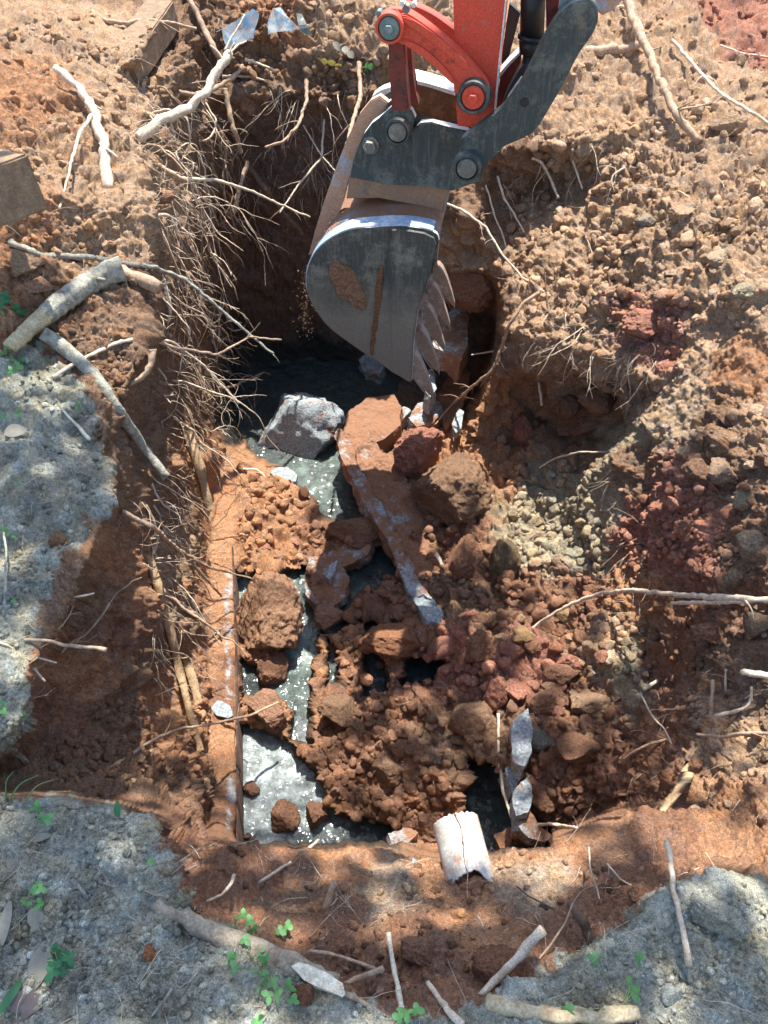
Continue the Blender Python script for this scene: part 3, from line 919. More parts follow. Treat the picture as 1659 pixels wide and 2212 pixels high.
BOULDERS = [
    (905, 1003, 64, 56, 'clayred', 'sunlit reddish boulder of clay just below the bucket teeth', 5),
    (1000, 1080, 88, 72, 'brown', 'large dark brown boulder of earth below the red boulder', 5),
    (566, 1345, 66, 84, (.44, .25, .15), 'large orange earth boulder beside the tank rim', 5),
    (592, 1456, 32, 34, 'redbrown', 'small brown boulder sitting in the hollow under the orange boulder', 4),
    (1086, 1212, 36, 60, (.20, .145, .085), 'upright olive brown block of earth below the pale crumb heap', 4),
    (1028, 606, 54, 52, (.26, .14, .085), 'squarish block of red brown earth behind the bucket teeth', 5),
    (1398, 694, 50, 26, 'red', 'flat red clay lump sitting on the right bank', 4),
    (1135, 932, 22, 36, 'red', 'pointed dark red clod standing in the right hollow', 4),
    (590, 1535, 50, 36, 'clayorange', 'crumbly orange lump above the pale sludge pool', 4),
    (612, 1766, 33, 30, 'redbrown', 'round brown clod lying in the pale sludge pool', 4),
    (682, 1764, 25, 36, 'redbrown', 'upright brown clod at the right end of the sludge pool', 4),
    (543, 1706, 19, 13, 'redbrown', 'small flat clod floating on the sludge near the rim', 3),
    (708, 1330, 34, 24, 'clayorange', 'orange clod beside the sludge channel bend', 4),
    (760, 1165, 60, 34, 'redbrown', 'brown earth heaped on the broken slab at mid pit', 4),
    (1074, 1503, 25, 44, 'clayred', 'tall red clod leaning over the broken tank edge', 4),
    (1116, 1497, 24, 30, 'clayred', 'smaller bright red clod right of the tall red one', 4),
    (1016, 1572, 46, 48, 'brown', 'large brown lump above the lower sludge hole', 4),
    (840, 1665, 38, 34, 'brown', 'rounded brown lump in the middle of the lower heap', 4),
    (738, 1550, 46, 36, 'brown', 'brown lump right of the sludge channel lower end', 4),
    (1190, 1528, 40, 34, 'redbrown', 'dark reddish lump in the right heap', 4),
    (1276, 1524, 54, 30, (.30, .19, .12), 'broad tan lump at the right of the heap', 4),
    (1230, 1428, 27, 20, 'red', 'red clod above the dark right heap lumps', 4),
    (1214, 1457, 36, 24, 'redbrown', 'angular reddish clod below the red one on the right heap', 4),
    (1000, 1222, 36, 54, 'redbrown', 'tall reddish slab of clay left of the olive block', 4),
    (1050, 1422, 34, 42, 'redbrown', 'angular red brown lump at the centre right of the pit', 4),
    (1110, 1427, 24, 19, 'red', 'blocky red clod beside the angular lump', 4),
    (1046, 1347, 30, 18, 'redbrown', 'low red brown clod below the end of the slab edge', 4),
    (1165, 1607, 38, 22, (.17, .155, .13), 'dark grey stone lying beside the broken tank edge', 4),
    (1612, 1247, 26, 20, (.30, .22, .14), 'tan clod on the slope near the right frame edge', 4),
    (1636, 1188, 34, 34, (.33, .24, .16), 'flat tan block at the right edge of the red patch', 4),
    (1560, 1365, 42, 24, 'redbrown', 'broad dark clod below the long twig', 4),
    (1650, 1355, 38, 30, (.24, .16, .10), 'brown clod cut by the right frame edge', 4),
    (1358, 456, 34, 22, 'tan', 'rounded tan clod on the upper right slope', 4),
    (1520, 480, 34, 22, 'tan', 'wide tan clod among stones on the upper right slope', 4),
    (1560, 290, 36, 22, 'tan', 'broad clod beside the buried root on the right', 4),
    (1402, 486, 20, 15, 'stonegrey', 'small grey stone on the upper right slope', 3),
    (1480, 470, 26, 18, 'tan', 'pale clod left of the wide tan clod', 4),
    (1556, 582, 30, 18, 'pale', 'pale clod high on the right slope', 4),
    (1610, 645, 26, 18, 'olive', 'olive clod at the right edge above the ridge', 4),
    (1580, 1018, 32, 26, (.33, .22, .14), 'tan block in the rubble at the right edge', 4),
    (1540, 1034, 35, 28, (.28, .16, .10), 'brown block beside the tan rubble block', 4),
    (1610, 1080, 26, 20, (.38, .29, .19), 'pale angular clod above the red patch', 4),
    (1582, 900, 28, 20, 'brown', 'brown clod on the slope right of the ridge', 4),
    (1300, 868, 42, 36, (.30, .16, .09), 'orange lump hanging over the right hollow', 4),
    (1236, 865, 28, 26, (.22, .13, .08), 'crumbly lump in the mouth of the right hollow', 4),
    (122, 1166, 20, 21, (.36, .19, .10), 'round brown stone lying alone on the grey ledge', 4),
    (860, 1390, 62, 34, (.32, .15, .08), 'smooth orange mound beside the wet streaks', 4),
    (1180, 240 + 1480, 30, 26, 'redbrown', 'dark clod in the lower right corner of the pit', 4),
    (1260, 1640, 44, 32, 'redbrown', 'large dark red clod in the lower right of the pit', 4),
    (1225, 1230 + 95, 24, 18, (.40, .27, .13), 'yellowish clod in the right heap', 3),
    (1137, 1383, 24, 20, (.42, .26, .13), 'yellow brown clod at the foot of the twig', 3),
    (1248, 1235, 20, 16, 'stonegrey', 'grey green stone below the pale crumb heap', 3),
    (1244, 1202, 28, 16, (.33, .31, .22), 'flat olive stone on the pale crumb heap', 3),
    (330, 385 + 40, 26, 20, 'clayorange', 'orange lump among the roots of the left wall', 4),
    (60, 590, 44, 26, 'tan', 'tan lump on the left slope above the log', 4),
    (90, 40 + 590, 34, 22, 'clayorange', 'orange lump just above the grey log', 4),
    (120, 262, 16, 14, 'tan', 'small tan clod beside the curved root', 3),
    (1432, 2155, 0.1, 0.1, 'grey', None, 2),
    (1448, 2147, 22, 18, (.36, .37, .33), 'pale grey stone near the clover at bottom right', 3),
    (330, 2062, 18, 16, (.45, .18, .08), 'bright orange clod lying on the near grey soil', 3),
    (650, 2150, 26, 24, (.30, .13, .07), 'orange brown clod behind the trailing vine', 4),
    (1530, 1985, 60, 40, (.46, .44, .35), 'big pale grey lump at the right of the near bank', 5),
    (1390, 1960, 24, 18, 'redbrown', 'brown clod on the near bank beside the standing twig', 4),
    (915, 1955, 0.1, 0.1, 'grey', None, 2),
    (905, 2060, 34, 40, (.27, .14, .085), 'cracked brown clod standing on the near bank', 4),
    (1085, 2110, 55, 42, (.30, .135, .075), 'smooth reddish mound on the near bank', 5),
]
for (U, V, rx, ry, col, lab, sub) in BOULDERS:
    if lab:
        clod_object('stone' if 'stone' in lab else 'boulder' if rx > 50 else 'earth_clod', U, V, rx, ry, col, lab, sub=sub, seed=int(U * 7 + V), lift=.35, cat='stone' if 'stone' in lab else 'clod')

# scattered countable clods by heap
HEAPS = [
    ('rim end', [(375, 1785), (545, 1800), (545, 1862), (380, 1868)], 22, (8, 22), ('redbrown', 'brown', 'clayorange'), 'x'),
    ('lower heap', [(690, 1600), (980, 1480), (1040, 1560), (1000, 1780), (740, 1780)], 34, (9, 26), ('redbrown', 'brown', 'redbrown'), 'brown clod of the crumbled earth heap on the pit floor'),
    ('right heap', [(1010, 1330), (1200, 1290), (1340, 1400), (1330, 1700), (1160, 1740), (1100, 1600), (1040, 1440)], 62, (8, 24), ('redbrown', 'red', 'brown', 'clayred', 'tan'), 'reddish clod tumbled on the right heap in the pit'),
    ('middle', [(690, 1330), (800, 1290), (980, 1300), (990, 1480), (700, 1560)], 34, (7, 18), ('redbrown', 'clayred', 'clayorange'), 'red brown clod around the wet streaks in the pit middle'),
    ('upper right slope', [(1150, 600), (1330, 440), (1659, 360), (1659, 640), (1400, 640)], 48, (7, 20), ('tan', 'pale', 'tan', 'stonegrey'), 'tan clod on the sunny upper right slope'),
    ('right edge', [(1470, 960), (1659, 900), (1659, 1110), (1540, 1090)], 24, (8, 20), ('tan', 'brown', 'pale'), 'tan clod in the rubble at the right edge'),
    ('right low slope', [(1330, 1300), (1659, 1310), (1659, 1400), (1450, 1420)], 20, (6, 15), ('brown', 'redbrown', 'stonegrey'), 'brown clod below the long twig on the right slope'),
    ('pale heap', [(1100, 1010), (1290, 1030), (1300, 1230), (1130, 1220)], 26, (8, 16), ('olive', 'olive', 'pale'), 'pale olive crumb of the heap beside the boulders'),
    ('left slope', [(20, 480), (280, 430), (300, 560), (60, 640)], 24, (7, 17), ('tan', 'clayorange'), 'tan clod on the left slope above the grey log'),
    ('left floor', [(560, 1130), (690, 1110), (720, 1180), (640, 1225), (560, 1210)], 14, (8, 18), ('clayorange', 'clayred', 'redbrown'), 'orange clod near the sludge pool on the pit left'),
    ('near bank', [(780, 2020), (960, 2030), (950, 2150), (800, 2140)], 10, (7, 18), ('brown', 'redbrown'), 'brown clod in the cracked near bank'),
    ('left wall foot', [(220, 1580), (420, 1600), (420, 1760), (370, 1740), (260, 1700)], 16, (7, 16), ('redbrown', 'brown'), 'dark clod at the foot of the left wall'),
    ('lower right bank', [(1480, 1620), (1659, 1600), (1659, 1790), (1500, 1770)], 14, (8, 20), ('tan', 'clayorange', 'redbrown'), 'orange tan clod on the lower right bank'),
]


def in_poly(poly, x, y):
    c = False
    n = len(poly)
    for i in range(n):
        ax, ay = poly[i]
        bx, by = poly[(i + 1) % n]
        if (ay > y) != (by > y) and x < (bx - ax) * (y - ay) / (by - ay) + ax:
            c = not c
    return c


def pick(poly):
    xs = [p_[0] for p_ in poly]
    ys = [p_[1] for p_ in poly]
    while True:
        x, y = random.uniform(min(xs), max(xs)), random.uniform(min(ys), max(ys))
        if in_poly(poly, x, y):
            return x, y


for nm, poly, cnt, (r0, r1), cc, lab in HEAPS:
    for _ in range(int(cnt * .66)):
        U, V = pick(poly)
        r = r0 + (r1 - r0) * random.random() ** 2.2
        clod_object('earth_clod', U, V, r, r * random.uniform(.65, .95), random.choice(cc), lab, group='clods of the ' + nm, lift=.3)



def name_colour(c):
    r_, g_, b__ = c[0], c[1], c[2]
    if r_ / g_ > 2.3:
        return 'red'
    if r_ / g_ > 1.85:
        return 'reddish brown'
    if r_ / g_ > 1.66:
        return 'brown'
    if r_ / g_ > 1.45:
        return 'tan'
    return 'olive grey'


MARKS = [(905, 965, 'the red boulder'), (1000, 1080, 'the dark brown boulder'), (582, 1338, 'the big orange boulder'), (1086, 1212, 'the olive block'), (1398, 694, 'the flat red lump'),
         (590, 1535, 'the crumbly orange lump'), (1074, 1503, 'the tall red clod'), (1016, 1572, 'the large brown lump'), (1190, 1528, 'the dark heap lump'), (1276, 1524, 'the broad tan lump'),
         (1125, 1600, 'the broken tank edge'), (860, 1390, 'the smooth orange mound'), (708, 1330, 'the channel bend clod'), (925, 1320, 'the slab end'), (1000, 1222, 'the tall reddish clay slab'),
         (1560, 290, 'the thick right root'), (1520, 480, 'the wide tan slope clod'), (1358, 456, 'the rounded slope clod'), (1580, 1018, 'the tan rubble block'), (1610, 645, 'the olive edge clod'),
         (1300, 1290, 'the bend of the long twig'), (1560, 1290, 'the long twig near the edge'), (150, 650, 'the grey log'), (60, 560, 'the left tan lump'), (230, 370, 'the curved pale root'),
         (1240, 1202, 'the flat olive stone'), (840, 1665, 'the rounded heap lump'), (738, 1550, 'the channel end lump'), (1000, 1850, 'the white pipe'), (1630, 1460, 'the bleached wood'),
         (1450, 1700, 'the broken lower right board'), (480, 1700, 'the tank rim'), (300, 1600, 'the long crossing root'), (905, 2060, 'the cracked near clod'), (620, 1180, 'the pale sludge channel'),
         (1260, 1640, 'the large dark red clod'), (1480, 1310, 'the shorter twig end'), (400, 230, 'the thick pale root'), (350, 380, 'the long wall root'), (345, 622, 'the bent stub root'), (400, 760, 'the arched pale twig'), (420, 1000, 'the yellowish board'), (480, 560, 'the dark rear corner')]
USED_LABELS = {}


def where(U, V):
    m_ = min(MARKS, key=lambda q_: (q_[0] - U) ** 2 + (q_[1] - V) ** 2)
    dx, dy = U - m_[0], V - m_[1]
    d_ = math.hypot(dx, dy)
    a_ = math.degrees(math.atan2(-dy, dx)) % 360
    w_ = ['right of', 'upper right of', 'above', 'upper left of', 'left of', 'lower left of', 'below', 'lower right of'][int((a_ + 22.5) // 45) % 8]
    return ('close ' if d_ < 45 else 'farther ' if d_ > 95 else '') + w_ + ' ' + m_[2]


for o in list(COL.objects):
    if o.get('category') == 'clod' and o.get('group'):
        p_ = o.location
        d_ = depth_of(p_)
        U = W0 / 2 + p_.x / d_ * FPX
        V = H0 / 2 - (p_.y * SP + (p_.z - CAMH) * CP) / d_ * FPX
        r_ = o.scale[0] / d_ * FPX
        o['label'] = ('tiny' if r_ < 9.5 else 'small' if r_ < 13 else 'medium' if r_ < 18 else 'large') + ' ' + name_colour(o.color) + ' clod ' + where(U, V)

# uncountable crumbs: one mesh per area
CR = [rock_verts(1, 300 + k, .35, 4) for k in range(10)]
CR2 = [rock_verts(2, 400 + k, .45, 6) for k in range(10)]
CR3 = [rock_verts(3, 500 + k, .45, 8) for k in range(10)]


CLUMP = np.clip(.36 + 2.0 * fbm(flat * 4.5 + 77, 4, .6), .06, 1).reshape(uu.shape)


def crumbs(name, label, poly_list, seedoff):
    r = np.random.default_rng(seedoff)
    VV, FF, CC = [], [], []
    off = 0
    for poly, cnt, r0, r1, bright in poly_list:
        for _ in range(int(cnt * 1.9)):
            U, V = pick(poly)
            i, j = gidx(U, V)
            if CLUMP[i, j] < r.random() * (.5 if 'grit' in name else 1):
                continue
            if WETMASK[i, j] > .4 and r.random() < .93:
                continue
            p = G[i, j]
            n = NG[i, j]
            rad = (r0 * .5 + (r1 * 1.7 - r0 * .5) * r.random() ** 6) * (p[1] * CP + (CAMH - p[2]) * SP) / FPX
            v, f = (CR3 if rad > .014 else CR2 if rad > .005 else CR)[r.integers(10)]
            ax = r.normal(size=(3, 3))
            qm, _ = np.linalg.qr(ax)
            s = rad * r.uniform(.7, 1.15, 3)
            vv_ = (v * s) @ qm.T + p + n * rad * .08
            VV.append(vv_)
            FF.append(f + off)
            off += len(v)
            c = soil[i, j] * (r.uniform(.45, 1.5) if 'grit' in name else r.uniform(.75, 1.3)) * bright
            CC.append(np.repeat(c[None], len(v), 0))
    me = mesh_np(name, np.concatenate(VV), np.concatenate(FF), M_SOIL, False, np.clip(np.concatenate(CC), 0, .8))
    return link(name, me, label=label, cat='earth crumbs', kind='stuff')


crumbs('earth_crumbs', 'loose crumbs of tan earth strewn over the right slopes', [
    ([(1080, 300), (1659, 200), (1659, 700), (1400, 640), (1100, 640)], 3600, 2, 9, 1.05),
    ([(1100, 640), (1659, 640), (1400, 900), (1250, 820)], 900, 2, 8, 1.05),
    ([(1450, 950), (1659, 860), (1659, 1120), (1500, 1110)], 700, 2.5, 11, 1.0),
    ([(1350, 1050), (1600, 1100), (1659, 1250), (1350, 1250)], 1300, 2, 8, 1.0),
    ([(1200, 0), (1659, 0), (1659, 240), (1200, 240)], 1000, 2, 7, 1.0),
    ([(1300, 1280), (1659, 1290), (1659, 1800), (1350, 1700)], 1900, 2, 8, 1.0)], 1)
crumbs('earth_crumbs', 'pale and reddish crumbs heaped on the pit floor', [
    ([(1060, 960), (1290, 1000), (1310, 1240), (1120, 1250), (1080, 1100)], 2600, 2.5, 9, 1.05),
    ([(990, 1250), (1320, 1250), (1340, 1720), (1150, 1780), (1000, 1500)], 2600, 2.5, 10, 1.0),
    ([(680, 1120), (1060, 1130), (1060, 1780), (700, 1790)], 3400, 2.5, 9, 1.0),
    ([(515, 1000), (690, 1080), (700, 1230), (515, 1230)], 900, 2, 9, 1.0),
    ([(515, 1320), (650, 1400), (640, 1570), (515, 1560)], 500, 2.5, 9, 1.0)], 2)
crumbs('earth_crumbs', 'loose crumbs lying on the left slope and wall foot', [
    ([(0, 60), (360, 0), (300, 620), (60, 640)], 1800, 2, 7, 1.05),
    ([(180, 1500), (430, 1500), (430, 1760), (100, 1680)], 900, 2, 8, 1.0),
    ([(430, 0), (830, 0), (830, 250), (480, 160)], 900, 2, 8, 1.0),
    ([(100, 640), (330, 640), (350, 900), (240, 900)], 600, 2, 6, 1.0)], 3)
crumbs('topsoil_grit', 'grit and pebbles in the grey topsoil near the camera', [
    (LEDGE_A[1:-1] + [(0, 1640)], 1500, 1.4, 5, 1.1),
    ([(0, 1720), (330, 1780), (480, 2000), (830, 2200), (0, 2212)], 2400, 1.6, 6, 1.1),
    ([(1100, 2180), (1490, 1940), (1659, 1910), (1659, 2212), (1100, 2212)], 1100, 1.4, 5.5, 1.05),
    ([(400, 1850), (1450, 1860), (1200, 2100), (800, 2150)], 1300, 1.8, 7, 1.0)], 4)


# ------------------------------------------------------------------ tubes: roots, twigs, logs
def smooth_path(pts, step):
    """Catmull-Rom through Vector points"""
    out = []
    n = len(pts)
    for i in range(n - 1):
        p0, p1, p2, p3 = pts[max(i - 1, 0)], pts[i], pts[i + 1], pts[min(i + 2, n - 1)]
        k = max(1, int((p2 - p1).length / step))
        for s in range(k):
            t = s / k
            out.append(.5 * ((2 * p1) + (p2 - p0) * t + (2 * p0 - 5 * p1 + 4 * p2 - p3) * t * t + (3 * p1 - p0 - 3 * p2 + p3) * t ** 3))
    out.append(pts[-1])
    return out


def tube_np(pts, r0, r1, sides=6, knob=.12, seed=0, wob=0.0, curve=1.0):
    pts = np.array([p_[:] for p_ in pts], dtype=float)
    n = len(pts)
    rr = np.random.default_rng(seed)
    if wob:
        w = rr.normal(size=(n, 3)) * wob
        w[0] *= .2
        pts = pts + (w + np.roll(w, 1, 0)) * .5
    tan = np.gradient(pts, axis=0)
    tan /= np.linalg.norm(tan, axis=1)[:, None] + 1e-9
    ref = np.array([.3, .2, 1.0])
    a = np.cross(tan, ref)
    a /= np.linalg.norm(a, axis=1)[:, None] + 1e-9
    b = np.cross(tan, a)
    t = np.linspace(0, 1, n)
    rad = r0 + (r1 - r0) * t ** curve
    rad = rad * (1 + knob * rr.normal(size=n))
    ang = np.linspace(0, 2 * np.pi, sides, endpoint=False)
    prof = 1 + knob * .8 * rr.normal(size=sides)
    ring = (a[:, None, :] * np.cos(ang)[None, :, None] + b[:, None, :] * np.sin(ang)[None, :, None]) * (rad[:, None, None] * prof[None, :, None])
    ring *= (1 + knob * .35 * rr.normal(size=(n, sides)))[..., None]
    v = (pts[:, None, :] + ring).reshape(-1, 3)
    v = np.concatenate([v, pts[:1], pts[-1:]])
    f = []
    for i in range(n - 1):
        for j in range(sides):
            k = (j + 1) % sides
            f.append((i * sides + j, i * sides + k, (i + 1) * sides + k))
            f.append((i * sides + j, (i + 1) * sides + k, (i + 1) * sides + j))
    c0, c1 = n * sides, n * sides + 1
    for j in range(sides):
        k = (j + 1) % sides
        f.append((c0, k, j))
        f.append((c1, (n - 1) * sides + j, (n - 1) * sides + k))
    return v, np.array(f)


def path3d(px, mode='surf', lift=.5, dd=0.0, d0=None, rpx=3):
    """px: list of (U,V). surf: lies on the ground; free: depth runs from the anchor's to anchor+dd"""
    if mode == 'surf':
        out = []
        fine = []
        for (a, b), (c, d) in zip(px, px[1:]):
            k = max(1, int(math.hypot(c - a, d - b) / 22))
            fine += [(a + (c - a) * s / k, b + (d - b) * s / k) for s in range(k)]
        fine.append(px[-1])
        deps = [depth_of(surf(*p_)) for p_ in fine]
        # a stiff stick bridges the dips
        deps2 = [min(deps[max(0, i - 3):i + 4]) * .6 + .4 * sum(deps[max(0, i - 3):i + 4]) / len(deps[max(0, i - 3):i + 4]) for i in range(len(deps))]
        for (u, v), d in zip(fine, deps2):
            out.append(at_depth(u, v, d * (1 - lift * rpx / FPX) ))
        return out
    d = depth_of(surf(*px[0])) if d0 is None else d0
    L_ = [0]
    for (a, b), (c, e) in zip(px, px[1:]):
        L_.append(L_[-1] + math.hypot(c - a, e - b))
    out = []
    for i in range(len(px) - 1):
        (a, b), (c, e) = px[i], px[i + 1]
        k = max(1, int(math.hypot(c - a, e - b) / 22))
        for s in range(k + (i == len(px) - 2)):
            t = s / k
            u, v = a + (c - a) * t, b + (e - b) * t
            out.append((u, v, min(d + dd * (L_[i] + (L_[i + 1] - L_[i]) * t) / L_[-1], depth_of(surf(u, v)) * (1 - .7 * rpx / FPX))))
    sm = [sum(o_[2] for o_ in out[max(0, i - 2):i + 3]) / len(out[max(0, i - 2):i + 3]) for i in range(len(out))]
    return [at_depth(o_[0], o_[1], min(o_[2], s_)) for o_, s_ in zip(out, sm)]


def stick(name, label, px, r0, r1, material, mode='surf', dd=0, d0=None, cat='root', group=None, sides=8, lift=1.0, wob=.35, twigs=0, curve=1.0, parent=None, knob=.10):
    rm = max(r0, r1)
    pts = path3d(px, mode, lift, dd, d0, rm)
    dep = depth_of(pts[0])
    k = dep / FPX
    sp_ = smooth_path(pts, max(.012, rm * k * .9))
    seed = random.randrange(10 ** 6)
    v, f = tube_np(sp_, r0 * k, r1 * k, sides, knob, seed, wob * rm * k * .6, curve)
    VS, FS_ = [v], [f]
    off = len(v)
    for _ in range(twigs):
        i = random.randrange(len(sp_) // 5, len(sp_))
        q_, g_ = grow(Vector(sp_[i]), (Vector(sp_[i]) - Vector(sp_[max(0, i - 2)])).normalized() + Vector([random.uniform(-.9, .9) for _ in range(3)]), random.uniform(.04, .16), max(.0009, r1 * k * .5), 4)
        VS.append(q_)
        FS_.append(g_ + off)
        off += len(q_)
    me = mesh_np(name, np.concatenate(VS), np.concatenate(FS_), material, True)
    return link(name, me, parent, label=label, cat=cat, group=group)


def grow(p, d, length, r, sides=4, grav=.12, curl=.35, step=.011):
    """one crooked rootlet"""
    pts = [p.copy()]
    d = d.normalized()
    n = max(3, int(length / step))
    bend = Vector([random.uniform(-1, 1) for _ in range(3)]) * .09
    for i in range(n):
        d = (d + Vector([random.uniform(-1, 1) for _ in range(3)]) * curl * .5 + bend * .5 + Vector((0, 0, -grav * .3))).normalized()
        p = p + d * step
        pts.append(p.copy())
    return tube_np(pts, r, r * .35, sides, .12, random.randrange(10 ** 6), 0, .8)


def root_system(p, d, length, r, kids=3, depth=1, grav=.12, curl=.35, sides=5, step=.012):
    pts = [p.copy()]
    d = d.normalized()
    n = max(4, int(length / step))
    bend = Vector([random.uniform(-1, 1) for _ in range(3)]) * .07
    q_ = p.copy()
    dirs = [d]
    for i in range(n):
        if random.random() < .06:
            bend = Vector([random.uniform(-1, 1) for _ in range(3)]) * .12
        d = (d + Vector([random.uniform(-1, 1) for _ in range(3)]) * curl * .42 + bend * .6 + Vector((0, 0, -grav * .25))).normalized()
        q_ = q_ + d * step
        pts.append(q_.copy())
        dirs.append(d.copy())
    VS, FS_ = [], []
    v, f = tube_np(pts, r, r * .3, sides, .12, random.randrange(10 ** 6), 0, .8)
    VS.append(v)
    FS_.append(f)
    off = len(v)
    for _ in range(kids):
        i = random.randrange(n // 4, n)
        dv = (dirs[i] + Vector([random.uniform(-1, 1) for _ in range(3)]) * .9)
        if depth > 0:
            v, f = root_system(pts[i], dv, length * random.uniform(.2, .5), r * .55, 1, depth - 1, grav, curl, 4, step)
        else:
            v, f = grow(pts[i], dv, length * random.uniform(.15, .4), r * .5, 3, grav, curl)
        VS.append(v)
        FS_.append(f + off)
        off += len(v)
    return np.concatenate(VS), np.concatenate(FS_)


